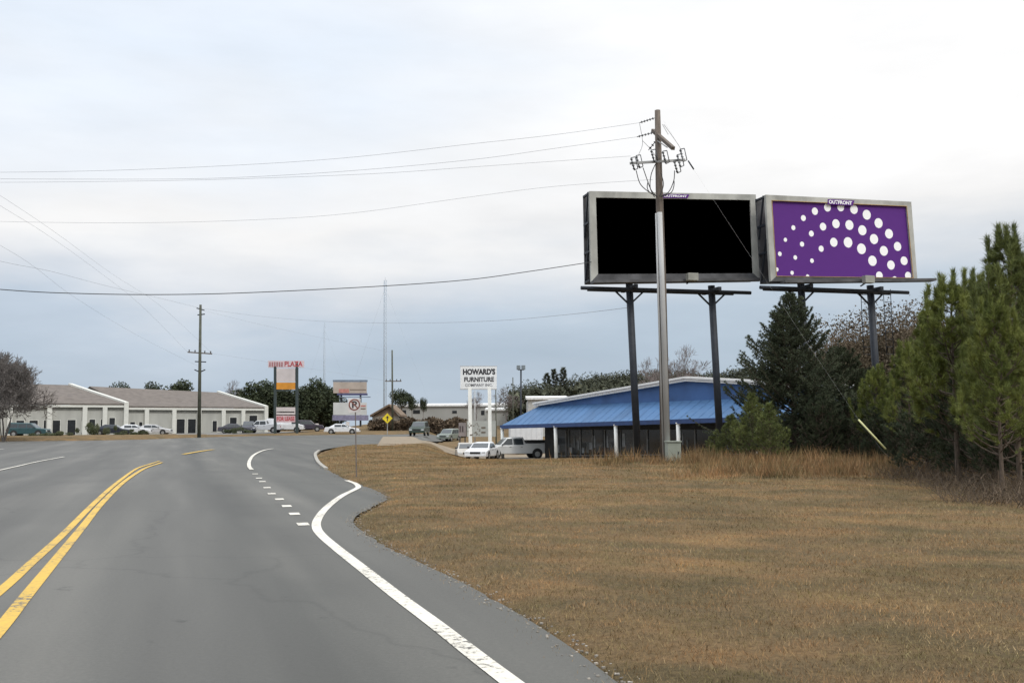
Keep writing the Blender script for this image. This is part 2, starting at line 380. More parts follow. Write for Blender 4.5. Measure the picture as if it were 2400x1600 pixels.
# road sheet
gridpts = []
y = -38.0
ys = []
while y < 135: ys.append(y); y += 2.0
for yy in ys:
    for xx in np.arange(-148, 30, 2.5): gridpts.append((xx, yy))
gp = np.array(gridpts); sgn = signed(gp); gp = gp[sgn < -.6]
vin = [Vector(p) for p in PX] + [Vector(p) for p in gp]
cdt = geometry.delaunay_2d_cdt(vin, [], [list(range(len(PX)))], 1, 1e-4)
RV = [(v.x, v.y, base(v.x, v.y)) for v in cdt[0]]
road = MB(); road.v = RV; road.f = [list(f) for f in cdt[2]]; road.sm = [False] * len(road.f)
ro = road.build('road', asphalt_mat()); tag(ro, kind='structure')
for p in ro.data.polygons:
    pass
# terrain sheet: fine near the camera, coarse to the horizon
rad = [0.0] + list(np.geomspace(1.2, 1800, 210)); NA = 420
ang = np.linspace(-math.pi, math.pi, NA, endpoint=False)
# denser angles in front
ang = np.sort(np.concatenate([np.linspace(-math.pi, math.pi, 120, endpoint=False), np.linspace(R(40), R(140), 420)]))
NA = len(ang)
P2 = np.array([[r_ * math.cos(a), r_ * math.sin(a)] for r_ in rad[1:] for a in ang])
sg = signed(P2)
Z = np.array([base(x_, y_) for x_, y_ in P2])
rr_ = np.hypot(P2[:, 0], P2[:, 1])
def verge(P, sg):
    rr_ = np.hypot(P[:, 0], P[:, 1])
    off = np.where(sg < 0, -(.03 + .004 * rr_), np.minimum(.07, -.012 + .14 * sg))
    off = np.where((sg > 0) & (rr_ > 60), np.minimum(.12, -.1 + .2 * sg), off)
    return off + np.clip((sg - .6) / 1.5, 0, 1) * .04 * np.sin(P[:, 0] * .9 + np.sin(P[:, 1] * .5) * 2) * np.cos(P[:, 1] * .6 + P[:, 0] * .3) * (rr_ < 120)
Z = Z + verge(P2, sg)
# low verge bank beyond the road on the far left
Z += np.where((sg > .5) & (P2[:, 0] < -38) & (P2[:, 1] > 80) & (P2[:, 1] < 128), .18, 0)
V = np.vstack([[0, 0, -.05], np.column_stack([P2, Z])]); F = []
nr = len(rad) - 1
i = np.arange(nr - 1)[:, None] * NA; j = np.arange(NA)[None, :]; j2 = (j + 1) % NA
a = 1 + i + j; b_ = 1 + i + j2; c_ = 1 + i + NA + j2; d_ = 1 + i + NA + j
F = np.concatenate([np.stack([a, d_, c_], -1).reshape(-1, 3), np.stack([a, c_, b_], -1).reshape(-1, 3), np.stack([np.zeros(NA, int), 1 + j[0], 1 + j2[0]], -1)])
go = np_obj('ground', V, F, ground_mat(), smooth=True); tag(go, kind='structure')

# markings follow the road surface
def paint_mat(name, clean, worn):
    m = bpy.data.materials.new(name); m.use_nodes = True; t = m.node_tree; b = t.nodes['Principled BSDF']; c = N(t, 'ShaderNodeTexCoord')
    n = N(t, 'ShaderNodeTexNoise'); n.inputs['Scale'].default_value = 14; n.inputs['Detail'].default_value = 9; n.inputs['Roughness'].default_value = .72; t.links.new(c.outputs['Object'], n.inputs['Vector'])
    n2 = N(t, 'ShaderNodeTexNoise'); n2.inputs['Scale'].default_value = .9; n2.inputs['Detail'].default_value = 4; t.links.new(c.outputs['Object'], n2.inputs['Vector'])
    v = math_n(t, 'ADD', math_n(t, 'MULTIPLY', n.outputs['Fac'], .7), math_n(t, 'MULTIPLY', n2.outputs['Fac'], .3))
    r = ramp(t, [(.42, clean), (.56, worn), (.585, (.12, .115, .10)), (.62, (.10, .095, .085))]); t.links.new(v, r.inputs[0]); t.links.new(r.outputs[0], b.inputs['Base Color'])
    b.inputs['Roughness'].default_value = .75; MATS[name] = m; return m
white_p = paint_mat('white_road_paint', (.66, .63, .56), (.52, .49, .42)) or mat('white_road_paint', (.50, .47, .40), .75, scale=6, col2=(.66, .63, .56), detail=8)
yellow_p = paint_mat('yellow_road_paint', (.58, .37, .055), (.46, .30, .06)) or mat('yellow_road_paint', (.42, .27, .05), .75, scale=6, col2=(.56, .36, .055), detail=8)
def ribbon(pts, w, lift=.006):
    mb = MB(); L = []
    for k, p in enumerate(pts):
        d = pts[min(k + 1, len(pts) - 1)] - pts[max(k - 1, 0)]; d.normalize(); n_ = Vector((-d.y, d.x))
        ww = w(k / (len(pts) - 1)) if callable(w) else w
        L.append((p + n_ * ww / 2, p - n_ * ww / 2))
    for (a0, b0), (a1, b1) in zip(L, L[1:]):
        mb.face([(q.x, q.y, base(q.x, q.y) + lift + .0006 * max(0, q.y - 15)) for q in (a0, b0, b1, a1)])
    return mb
def gpts(px, dens=.5, n=6):
    q = [G(*p) for p in px]; q = [Vector((p.x, p.y)) for p in q]; return densify(catmull(q, n), dens)
def join(mbs):
    o = MB()
    for m_ in mbs:
        n_ = len(o.v); o.v += m_.v; o.f += [[i_ + n_ for i_ in f] for f in m_.f]; o.sm += m_.sm
    return o
ylw = [(-260, 1760), (0, 1468), (115, 1330), (200, 1240), (262, 1170), (318, 1118), (345, 1100), (378, 1083)]
yl = gpts([(-500, 1790), (-6, 1390), (70, 1322), (150, 1250), (222, 1178), (270, 1135), (318, 1100), (345, 1090), (374, 1081)])
yr = gpts([(-220, 1720), (-4, 1478), (60, 1398), (128, 1315), (193, 1235), (240, 1178), (290, 1130), (330, 1103), (352, 1093), (380, 1084)])
o = join([ribbon(yl, .12), ribbon(yr, .13)]).build('centre_line', yellow_p); tag(o, 'double solid yellow centre line on the grey road', 'road marking', kind='structure')
o = ribbon(gpts([(430, 1065), (470, 1058), (500, 1054)]), .3, .006).build('turn_line', yellow_p); tag(o, 'short faded yellow line beyond the junction', 'road marking', kind='structure')
wl = gpts([(1330, 1700), (1195, 1597), (1120, 1540), (1020, 1462), (930, 1395), (850, 1332), (790, 1285), (755, 1255), (742, 1236), (745, 1216), (765, 1190), (800, 1163), (832, 1147), (840, 1141), (832, 1133), (812, 1126)], .25, 5)
o = ribbon(wl, .15).build('edge_line', white_p); tag(o, 'white edge line curving round the right side of the road', 'road marking', kind='structure')
o = ribbon(gpts([(640, 1052), (618, 1056), (596, 1066), (585, 1080), (584, 1093), (590, 1101)], .4), .16).build('lane_line', white_p); tag(o, 'hooked white lane line at the junction', 'road marking', kind='structure')
dots = [(598, 1111), (607, 1121), (615, 1129), (626, 1143), (637, 1157), (655, 1170), (672, 1186), (690, 1204), (710, 1228)]
mb = []
for k, (u, v) in enumerate(dots):
    p = G(u, v); d = Vector((-.28, .96)); c0 = Vector((p.x, p.y)); mb.append(ribbon([c0 - d * .24, c0 + d * .24], .19))
o = join(mb).build('dotted_line', white_p); tag(o, 'dotted white lane line beside the solid edge line', 'road marking', kind='structure')
o = join([ribbon(gpts([(-60, 1113), (0, 1102), (75, 1085), (150, 1071)]), .13), ribbon(gpts([(-120, 1060), (-40, 1056), (8, 1053)]), .2)]).build('stop_line', white_p); tag(o, 'thin white line across the left carriageway', 'road marking', kind='structure')
kerb_m = mat('kerb_concrete', (.30, .285, .25), .9, scale=2, var=.2)
kp = gpts([(748, 1056), (739, 1064), (742, 1077), (751, 1089), (764, 1099)], .4)
kb = MB()
for p0, p1 in zip(kp, kp[1:]):
    z0, z1 = base(p0.x, p0.y), base(p1.x, p1.y); d = (p1 - p0).normalized(); n_ = Vector((-d.y, d.x)) * .08
    q = [p0 - n_, p0 + n_, p1 + n_, p1 - n_]
    kb.hexa([(v.x, v.y, base(v.x, v.y) - .05) for v in q] + [(v.x, v.y, base(v.x, v.y) + .06) for v in q])
tag(kb.build('kerb', kerb_m), 'pale concrete kerb round the tip of the grass', 'kerb', kind='structure')

# paved lots
def lot(name, corners, m, label, lift=.14, step=3):
    P = [Vector(c) for c in corners]; dn = densify(P + [P[0]], step)[:-1]
    xs = [p.x for p in P]; ys_ = [p.y for p in P]; g2 = []
    A = np.array([[p.x, p.y] for p in dn])
    pts = [(a_, b2) for a_ in np.arange(min(xs), max(xs), step) for b2 in np.arange(min(ys_), max(ys_), step)]
    def ins(x, y):
        c = False
        for k in range(len(A)):
            a0, b0 = A[k], A[(k + 1) % len(A)]
            if (a0[1] > y) != (b0[1] > y) and x < (b0[0] - a0[0]) * (y - a0[1]) / (b0[1] - a0[1]) + a0[0]: c = not c
        return c
    pts = [p for p in pts if ins(*p) and min(np.hypot(A[:, 0] - p[0], A[:, 1] - p[1])) > .6]
    r_ = geometry.delaunay_2d_cdt([Vector(p) for p in A] + [Vector(p) for p in pts], [], [list(range(len(A)))], 1, 1e-4)
    mb = MB(); mb.v = [(v.x, v.y, base(v.x, v.y) + lift) for v in r_[0]]; mb.f = [list(f) for f in r_[2]]; mb.sm = [False] * len(mb.f)
    return tag(mb.build(name, m), label, 'paving', kind='structure')
gravel_m = mat('pale_gravel', (.22, .175, .12), .95, scale=1.2, var=.2, bump=.5, bscale=20)
lotasph = mat('lot_asphalt', (.16, .155, .145), .9, scale=.6, var=.15)
lot('store_forecourt', [(-9.5, 70), (-1, 82), (10, 66), (24, 50), (45, 70), (20, 108), (-14, 108)], gravel_m, 'pale gravel lot beside the blue roofed store')
lot('plaza_car_park', [(-95, 128), (-38, 132), (-30, 150), (-45, 175), (-95, 160)], lotasph, 'grey car park in front of the white plaza')

# ------------------------------------------------------------------ dry grass
blade_m = blade_mat('dry_blades', [(.24, (.05, .035, .019)), (.36, (.18, .120, .062)), (.5, (.305, .203, .102)), (.62, (.255, .19, .095)), (.78, (.53, .38, .21))])
tall_m = blade_mat('tall_dry_grass', [(.25, (.11, .072, .040)), (.42, (.20, .130, .066)), (.58, (.27, .17, .082)), (.72, (.30, .215, .12)), (.82, (.38, .29, .17))], .8)
def grass(name, pts, hmin, hmax, wid, m, label, lean=.7, hs=1):
    n = len(pts); x, yv = pts[:, 0], pts[:, 1]
    z = np.array([base(a_, b2) for a_, b2 in pts]) + verge(pts, np.maximum(0, signed(pts, 4))) - .004
    th = rng.uniform(0, 2 * math.pi, n); h = rng.uniform(hmin, hmax, n) * (1 + .02 * yv) * hs; w = wid * (1 + .07 * yv) * rng.uniform(.6, 1.3, n)
    la = rng.uniform(0, 2 * math.pi, n); ll = h * rng.uniform(.2, 1, n) * lean
    b0 = np.stack([x - np.cos(th) * w / 2, yv - np.sin(th) * w / 2, z], -1); b1 = np.stack([x + np.cos(th) * w / 2, yv + np.sin(th) * w / 2, z], -1)
    tp = np.stack([x + np.cos(la) * ll, yv + np.sin(la) * ll, z + h], -1)
    V = np.stack([b0, b1, tp], 1).reshape(-1, 3); F = np.arange(3 * n).reshape(-1, 3)
    return tag(np_obj(name, V, F, m), label, 'grass', kind='stuff')
def scatter(y0, y1, n, xl, xr):
    yv = rng.uniform(y0, y1, n * 2); xv = rng.uniform(0, 1, n * 2); x = xl(yv) + (xr(yv) - xl(yv)) * xv
    P = np.stack([x, yv], -1); s_ = signed(P)
    # ragged edge: few blades right at the asphalt, some spilling over it
    keep = s_ > rng.uniform(-.06, .22, len(s_)); return P[keep]
# one smooth density: thick underfoot, thinning with distance
yy_ = np.linspace(2.2, 75, 400); xl_ = lambda y: interp_np(y, [2, 4, 10, 18, 30, 75], [1.0, .2, -2.4, -4.5, -7.5, -13]); xr_f = lambda y: np.minimum(.6 * y + 3, 34)
def interp_np(y, a, b): return np.interp(y, a, b)
pdf = (xr_f(yy_) - xl_(yy_)) * np.maximum(yy_, 4) ** -1.25; cdf = np.cumsum(pdf); cdf /= cdf[-1]
yv = np.interp(rng.uniform(0, 1, 470000), cdf, yy_); xv = xl_(yv) + (xr_f(yv) - xl_(yv)) * rng.uniform(0, 1, len(yv)); PP = np.stack([xv, yv], -1)
s_ = signed(PP, 2); PP = PP[s_ > rng.uniform(0, 1, len(s_)) ** 3 * -.35 + rng.uniform(0, .18, len(s_))]
# clump the blades: tufts of a few centimetres with bare thatch between
PP = PP[rng.permutation(len(PP))]
seeds = PP[:25000]; own = rng.integers(0, len(seeds), 110000)
cl = seeds[own] + rng.normal(size=(110000, 2)) * (.03 + .0016 * seeds[own][:, 1:2])
PP = np.concatenate([PP[25000:], cl])
grass('dry_grass', PP, .010, .042, .0036, blade_m, 'short mown dry brown grass covering the verge', 1.2)
# taller rusty grass below the trees
t1 = scatter(26.5, 40, 30000, lambda yv: .17 * yv, lambda yv: .50 * yv)
t2 = scatter(34.5, 41, 9000, lambda yv: 3 + 0 * yv, lambda yv: 12 + 0 * yv)
TT = np.concatenate([t1, t2]); ctr = TT[rng.integers(0, len(TT), 620)]
dd_ = np.min(np.hypot(TT[:, None, 0] - ctr[None, :, 0], (TT[:, None, 1] - ctr[None, :, 1])), axis=1) if False else None
oc = rng.integers(0, 620, 34000); hcl = rng.uniform(.35, 1.6, 620)[oc] * rng.choice([.4, .8, 1.2], 620)[oc]; TT = ctr[oc] + rng.normal(size=(34000, 2)) * rng.uniform(.15, .8, 620)[oc][:, None]
grass('tall_dry_grass', TT, .04, .24, .006, tall_m, 'taller rusty dry grass below the pine trees', .8, hcl)
# edge crumbs of gravel along the asphalt
gs = []
for e in edge[: int(len(edge) * .5)]:
    for _ in range(14):
        gs.append((e.x + random.uniform(-.14, .22), e.y + random.uniform(-.1, .15)))
gs = np.array([g_ for g_ in gs if g_[1] < 26]); mb = MB()
for x_, y_ in gs:
    s_ = random.uniform(.003, .012); z_ = base(x_, y_) + s_ * .4; mb.box((x_, y_, z_), (s_ * 2, s_ * 1.5, s_), random.uniform(0, 3))
tag(mb.build('edge_gravel', mat('edge_gravel', (.26, .235, .20), .9, island=.5)), 'loose gravel along the broken edge of the asphalt', 'gravel', kind='stuff')

# ------------------------------------------------------------------ trees
def seg_tubes(segs, n=4):
    """segs: list of (p, q, r0, r1) -> V,F triangles"""
    p = np.array([s_[0] for s_ in segs], float); q = np.array([s_[1] for s_ in segs], float); r0 = np.array([s_[2] for s_ in segs]); r1 = np.array([s_[3] for s_ in segs])
    d = q - p; L = np.linalg.norm(d, axis=1, keepdims=True) + 1e-9; d = d / L
    ref = np.where(np.abs(d[:, 2:3]) < .9, np.array([[0, 0, 1.]]), np.array([[1., 0, 0]]))
    a = np.cross(d, ref); a /= np.linalg.norm(a, axis=1, keepdims=True) + 1e-9; b = np.cross(d, a)
    V = []
    for k in range(n):
        an = 2 * math.pi * k / n; o_ = a * math.cos(an) + b * math.sin(an); V.append(p + o_ * r0[:, None])
    for k in range(n):
        an = 2 * math.pi * k / n; o_ = a * math.cos(an) + b * math.sin(an); V.append(q + o_ * r1[:, None])
    V = np.stack(V, 1).reshape(-1, 3); F = []
    o0 = np.arange(len(segs)) * 2 * n
    for k in range(n):
        k2 = (k + 1) % n; F.append(np.stack([o0 + k, o0 + k2, o0 + n + k2], -1)); F.append(np.stack([o0 + k, o0 + n + k2, o0 + n + k], -1))
    return V, np.concatenate(F)
def unit(v): return v / (np.linalg.norm(v) + 1e-9)
def needles(T, D, per, length, width, spread):
    """tufts at T along D -> triangles"""
    T = np.repeat(np.array(T), per, 0); D = np.repeat(np.array(D), per, 0); n = len(T)
    r_ = rng.normal(size=(n, 3)); dd = D + r_ * spread; dd /= np.linalg.norm(dd, axis=1, keepdims=True)
    ln = length * rng.uniform(.6, 1.1, (n, 1)); side = np.cross(dd, rng.normal(size=(n, 3))); side /= np.linalg.norm(side, axis=1, keepdims=True) + 1e-9
    o_ = T + rng.normal(size=(n, 3)) * length * .12
    V = np.stack([o_ - side * width / 2, o_ + side * width / 2, o_ + dd * ln], 1).reshape(-1, 3)
    return V, np.arange(3 * n).reshape(-1, 3)
def conifer(h, rb, nb, e0, e1, z0=.08, power=.8, per=14, nl=.12, nw=.012, spread=.55, twigs=7, lean=(0, 0), trunk_r=.09, step=.12, shape='cone', inner=.25, shoots=0, jag=.3):
    segs = []; T = []; D = []
    tp = [np.array([lean[0] * t * t * h + .03 * math.sin(t * 7) * h * .1, lean[1] * t * t * h, t * h]) for t in np.linspace(0, 1, 9)]
    for k in range(8): segs.append((tp[k], tp[k + 1], trunk_r * (1 - k / 8.6), trunk_r * (1 - (k + 1) / 8.6)))
    def trunk(t): f = t * 8; k = min(7, int(f)); return tp[k] + (tp[k + 1] - tp[k]) * (f - k)
    ga = 0
    for i_ in range(nb):
        t = z0 + (1 - z0) * ((i_ + random.random()) / nb) ** .9
        ga += 2.399 + random.uniform(-.5, .5)
        if shape == 'cone': L = rb * (1 - t) ** power * random.uniform(.92 - jag, .92 + jag) + .12
        else: L = rb * (math.sin(math.pi * min(1, .18 + t * .8)) ** .7) * random.uniform(.6, 1.15)
        L = max(.15, L); el0 = R(e0 + 25 * t + random.uniform(-12, 12)); el1 = R(e1 + 20 * t + random.uniform(-10, 10))
        p = trunk(t); n = max(3, int(L / .28)); pts = [p]
        for k in range(n):
            f = k / max(1, n - 1); el = el0 + (el1 - el0) * f; aa = ga + random.uniform(-.12, .12)
            d = np.array([math.cos(aa) * math.cos(el), math.sin(aa) * math.cos(el), math.sin(el)]); pts.append(pts[-1] + d * L / n)
        br = .011 * L + .006
        for k in range(n):
            segs.append((pts[k], pts[k + 1], br * (1 - k / (n + 1)), br * (1 - (k + 1) / (n + 1))))
        for k in range(1, n + 1):
            if k / n > inner:
                d = unit(pts[k] - pts[k - 1]); m_ = max(1, int(L / n / step))
                for q in range(m_): T.append(pts[k - 1] + (pts[k] - pts[k - 1]) * (q + 1) / m_); D.append(d)
        if shoots and L > .45:
            o_ = pts[-1]; ud = unit(unit(pts[-1] - pts[-2]) * .5 + np.array([0, 0, 1.])); sl = shoots * random.uniform(.6, 1.3); segs.append((o_, o_ + ud * sl, .009, .005))
            for q in range(max(3, int(sl / .07))): T.append(o_ + ud * sl * (q + 1) / max(3, int(sl / .07))); D.append(ud)
        for w_ in range(max(2, int(twigs * min(1.4, L)))):
            f = random.uniform(.22, .98); k = min(n - 1, int(f * n)); o_ = pts[k] + (pts[k + 1] - pts[k]) * (f * n - k); d = unit(pts[k + 1] - pts[k])
            sd_ = unit(np.cross(d, [0, 0, 1])) * random.choice((-1, 1)); tl = (.5 * L * (1.05 - f) + .1) * random.uniform(.6, 1.1)
            td = unit(d * .75 + sd_ * .75 + np.array([0, 0, random.uniform(-.05, .35)])); e_ = o_ + td * tl
            segs.append((o_, e_, .006, .003)); m_ = max(2, int(tl / step))
            for q in range(1, m_ + 1): T.append(o_ + (e_ - o_) * q / m_); D.append(td)
    T.append(tp[-1]); D.append(np.array([0, 0, 1.]))
    return seg_tubes(segs, 5), needles(T, D, per, nl, nw, spread)
def leafy(h, w, n, leaf, z0=.25, lumps=14, trunk_r=.15, squash=1, limbs=True):
    segs = []; C = []
    zc = h * (z0 + (1 - z0) / 2); rz = h * (1 - z0) / 2
    segs.append((np.array([0, 0, 0.]), np.array([.02 * h, 0, h * z0 + rz * .5]), trunk_r, trunk_r * .6)); segs.append((segs[0][1], np.array([0, .02 * h, h * .9]), trunk_r * .6, .02))
    for k in range(lumps):
        th = random.uniform(0, 2 * math.pi); ph = random.uniform(-1, 1); rr2 = random.uniform(.35, .85)
        c = np.array([math.cos(th) * math.sqrt(1 - ph * ph) * w / 2 * rr2, math.sin(th) * math.sqrt(1 - ph * ph) * w / 2 * rr2, zc + ph * rz * rr2])
        C.append((c, random.uniform(.22, .42) * min(w, 2 * rz) * .8)); b = np.array([0, 0, h * random.uniform(z0 * .8, min(.9, z0 + .35))]); segs.append((b, c, trunk_r * .35, .02))
    pts = []
    for c, r_ in C:
        k = n // lumps; d = rng.normal(size=(k, 3)); d /= np.linalg.norm(d, axis=1, keepdims=True); pts.append(c + d * (r_ * rng.uniform(.35, 1.08, (k, 1)) ** .7))
    P = np.concatenate(pts); P[:, 2] = np.maximum(P[:, 2], .15)
    m = len(P); a = rng.normal(size=(m, 3)); a /= np.linalg.norm(a, axis=1, keepdims=True); b = np.cross(a, rng.normal(size=(m, 3))); b /= np.linalg.norm(b, axis=1, keepdims=True) + 1e-9
    s_ = leaf * rng.uniform(.5, 1.2, (m, 1)); V = np.stack([P - a * s_ / 2, P + a * s_ / 2, P + b * s_], 1).reshape(-1, 3)
    return seg_tubes(segs, 5), (V, np.arange(3 * m).reshape(-1, 3))
def bare(h, spread=.55, depth=6, r0=.14, stems=1, kids=3, minr=.006, up_=.25):
    segs = []
    def grow(p, d, L, r_, k):
        n = 2 if k else 3
        for _ in range(n):
            q = p + d * L / n; segs.append((p, q, r_, r_ * .85)); r_ *= .85; p = q; d = unit(d + rng.normal(size=3) * .13 + np.array([0, 0, .06]))
        if k >= depth: return
        for _ in range(kids + (random.random() < .4)):
            dd = unit(d + rng.normal(size=3) * spread + np.array([0, 0, up_])); grow(p, dd, L * random.uniform(.6, .85), max(minr, r_ * .62), k + 1)
    for s_ in range(stems):
        a = random.uniform(0, 6.28); d = unit(np.array([math.cos(a) * .35 * (stems > 1), math.sin(a) * .35 * (stems > 1), 1])); grow(np.array([math.cos(a) * .1 * (stems > 1), math.sin(a) * .1 * (stems > 1), 0]), d, h * .26, r0, 0)
    V, F = seg_tubes(segs, 3); z = V[:, 2].max(); V = V * (h / z); return V, F
bark = mat('pine_bark', (.10, .075, .055), .95, scale=8, var=.4, stretch=(4, 4, 1))
greybark = mat('grey_bark', (.17, .145, .12), .95, scale=6, var=.3)
M_ced = mat('cedar_needles', (.040, .052, .030), .75, scale=1.3, spec=.25, col2=(.090, .105, .058), island=.4)
M_pine = mat('pine_needles', (.076, .096, .028), .65, scale=1.1, spec=.3, col2=(.175, .20, .058), island=.5)
M_pine2 = mat('yellow_pine_needles', (.095, .122, .028), .65, scale=1.2, spec=.3, col2=(.22, .24, .058), island=.5)
M_dark = mat('dark_needles', (.028, .038, .021), .8, scale=.8, spec=.2, col2=(.062, .075, .038), island=.35)
M_far = mat('far_foliage', (.055, .060, .042), .9, scale=.25, spec=.1, col2=(.10, .105, .072), island=.3)
M_brown = mat('brown_foliage', (.060, .052, .032), .9, scale=.35, spec=.1, col2=(.135, .10, .07), island=.35)
def tree_obj(name, parts, mw, mf, label, cat, loc, group=None, rz=0, crown='crown', s=1):
    e = empty(name, loc, label, cat, group, rz); e.scale = (s, s, s)
    np_obj('trunk', *parts[0], mw, e); np_obj(crown, *parts[1], mf, e); return e
def replant(src, loc, rz, s, label, group=None):
    c = copy_tree(src); c.location = loc; c.rotation_euler = (0, 0, rz); c.scale = s if hasattr(s, '__len__') else (s, s, s); c['label'] = label
    if group: c['group'] = group
    return c
def foot(px, D, dz=-.05):
    p = ground(px, D, 1050); return Vector((p.x, p.y, p.z + dz))

# the broad dark cedar in front of the second billboard
tree_obj('cedar_tree', conifer(6.95, 3.25, 270, 8, 44, z0=.01, power=.85, per=22, nl=.10, nw=.019, spread=.65, twigs=9, trunk_r=.13, step=.10, jag=.48), bark, M_ced,
         'broad dark green cedar with upswept branches in front of the purple billboard', 'tree', foot(1862, 41.5)).scale = (1.12, 1.12, 1.0)
GP = 'young pines along the right edge'
pine_parts = conifer(6.3, 1.95, 66, 16, 74, z0=.10, power=.5, per=58, nl=.20, nw=.011, spread=.40, twigs=4, trunk_r=.07, step=.19, inner=.42, shoots=.42)
pA = tree_obj('pine_tree', pine_parts, bark, M_pine, 'tallest young pine with long needled shoots at the right edge of the photo', 'tree', foot(2385, 22), GP, 0.4, s=.86); pA.scale = (1.0, 1.0, .86)
pine_parts2 = conifer(5.2, 1.95, 64, 10, 70, z0=.22, power=.5, per=56, nl=.18, nw=.011, spread=.40, twigs=4, trunk_r=.075, step=.18, inner=.4, shoots=.34)
pB = tree_obj('pine_tree', pine_parts2, bark, M_pine2, 'young pine with a bare dark lower trunk rising from the brush', 'tree', foot(2243, 25.2), GP, 1.0, s=.93); pB.scale = (1.06, 1.06, .93)
replant(pA, foot(2300, 29), 2.2, (.84, .84, .86), 'slim pine with upright tips left of the tallest pine', GP)
replant(pB, foot(2135, 34.6), 2.9, (.80, .80, .74), 'yellow green pine between the cedar and the pine with the bare trunk', GP)
replant(pB, foot(2345, 20.5), 4.1, .72, 'short bushy pine low at the right frame edge', GP)
replant(pA, foot(2195, 36), 5.2, (.85, .85, .80), 'deep green pine behind the yellow green pine', GP)
replant(pA, foot(2430, 27), 1.3, .88, 'pine half cut off by the right frame edge behind the tallest pine', GP)
replant(pB, foot(2060, 38), .3, (.8, .8, .64), 'green pine right of the broad cedar behind the guy wire', GP)
replant(pB, foot(2335, 24), 5.6, .88, 'full green pine directly behind the short bushy pine', GP)
pC = tree_obj('dark_pine', conifer(6.2, 2.9, 170, 5, 42, z0=.01, power=.55, per=26, nl=.14, nw=.018, spread=.65, twigs=7, trunk_r=.1, step=.14), bark, M_dark,
         'dark dense pine close behind the broad cedar on its right', 'tree', foot(1975, 45), 'dark pines behind the cedar', s=.80)
replant(pC, foot(2050, 50), 2, (.9, .9, .72), 'dark dense pine below the billboard ladder', 'dark pines behind the cedar')
replant(pC, foot(2150, 46), 3.3, .80, 'dark dense pine in the row behind the young pines', 'dark pines behind the cedar')
replant(pC, foot(2250, 48), 4.4, 1.0, 'tall dark pine at the back of the right hand pines', 'dark pines behind the cedar')
bush = conifer(2.55, 1.3, 60, 20, 62, z0=.02, power=.85, per=26, nl=.13, nw=.010, spread=.55, twigs=6, trunk_r=.05, step=.14)
bA = tree_obj('pine_sapling', bush, bark, M_pine, 'light green bushy sapling before the end of the blue roof', 'sapling', foot(1765, 38.5), 'pine saplings left of the cedar', .5)
replant(bA, foot(1715, 40), 2, (.9, .9, .72), 'low green sapling at the left foot of the cedar thicket', 'pine saplings left of the cedar')
replant(bA, foot(1805, 37.5), 3.4, (.85, .85, .85), 'green sapling hugging the left side of the cedar trunk', 'pine saplings left of the cedar')
replant(bA, foot(1675, 43), 5, (.6, .6, .5), 'smallest sapling at the foot of the billboard column', 'pine saplings left of the cedar')

# brownish wood behind the right-hand pines
GB = 'winter trees behind the right hand pines'
w1 = tree_obj('winter_tree', leafy(10.5, 8.6, 20000, .17, .12, 20, .16), greybark, M_brown, 'reddish brown leafless tree right of the billboard ladder', 'tree', foot(2075, 76), GB)
specs = [(1975, 74, .9, .9, 'low brown tree seen left of the billboard ladder'), (2140, 78, 1.08, 1, 'brown tree at the right end of the purple billboard walkway'),
         (2205, 72, 1.0, 2.2, 'brown tree between the purple billboard and the tallest pine'), (2020, 82, 1.05, 3, 'brown tree directly behind the ladder column'), (1925, 80, .82, 4, 'faint brown tree over the right shoulder of the cedar')]
for px, D, s_, rz, lb in specs: replant(w1, foot(px, D), rz, s_, lb, GB)
w2 = tree_obj('evergreen_tree', leafy(10.5, 6.5, 4200, .3, .1, 16, .16), greybark, M_dark, 'dark evergreen top standing above the brown trees', 'tree', foot(2170, 84), 'evergreens behind the right hand pines', s=1.05)
replant(w2, foot(2262, 80), 1.2, 1.0, 'dark evergreen behind the second tallest pine', 'evergreens behind the right hand pines')
replant(w2, foot(2350, 78), 2.4, 1.1, 'dark evergreen filling the far right behind the pines', 'evergreens behind the right hand pines')

sh = conifer(1.7, 1.5, 60, 5, 55, z0=.0, power=.5, per=24, nl=.13, nw=.013, spread=.6, twigs=5, trunk_r=.03, step=.16)
s0 = None
for k, (px, D, s_, lb) in enumerate([(2125, 36, 1.0, 'green shrub under the yellow green pine'), (2000, 40, 1.1, 'dark shrub filling the gap right of the cedar'), (1925, 39, 1.0, 'dark shrub tucked under the right side of the cedar'), (2170, 28.5, .9, 'shrub left behind the bare pine trunk'),
        (2300, 25.5, 1.1, 'shrub right behind the bare pine trunk'), (2390, 23.5, 1.2, 'shrub at the foot of the tallest pine'), (2075, 37.5, 1.0, 'shrub beside the lower end of the yellow guard'), (1800, 39.5, .8, 'dark shrub under the left side of the cedar'), (2240, 31, 1.3, 'shrub in shade between the second row pines'), (2345, 28, 1.4, 'shrub in shade behind the tallest pine')]):
    if s0 is None: s0 = tree_obj('evergreen_shrub', sh, bark, M_dark, lb, 'shrub', foot(px, D), 'evergreen shrubs under the right hand trees'); s0.scale = (s_, s_, s_)
    else: replant(s0, foot(px, D), k * 2.1, (s_ * 1.1, s_, s_ * (1 + .15 * (k % 3))), lb, 'evergreen shrubs under the right hand trees')
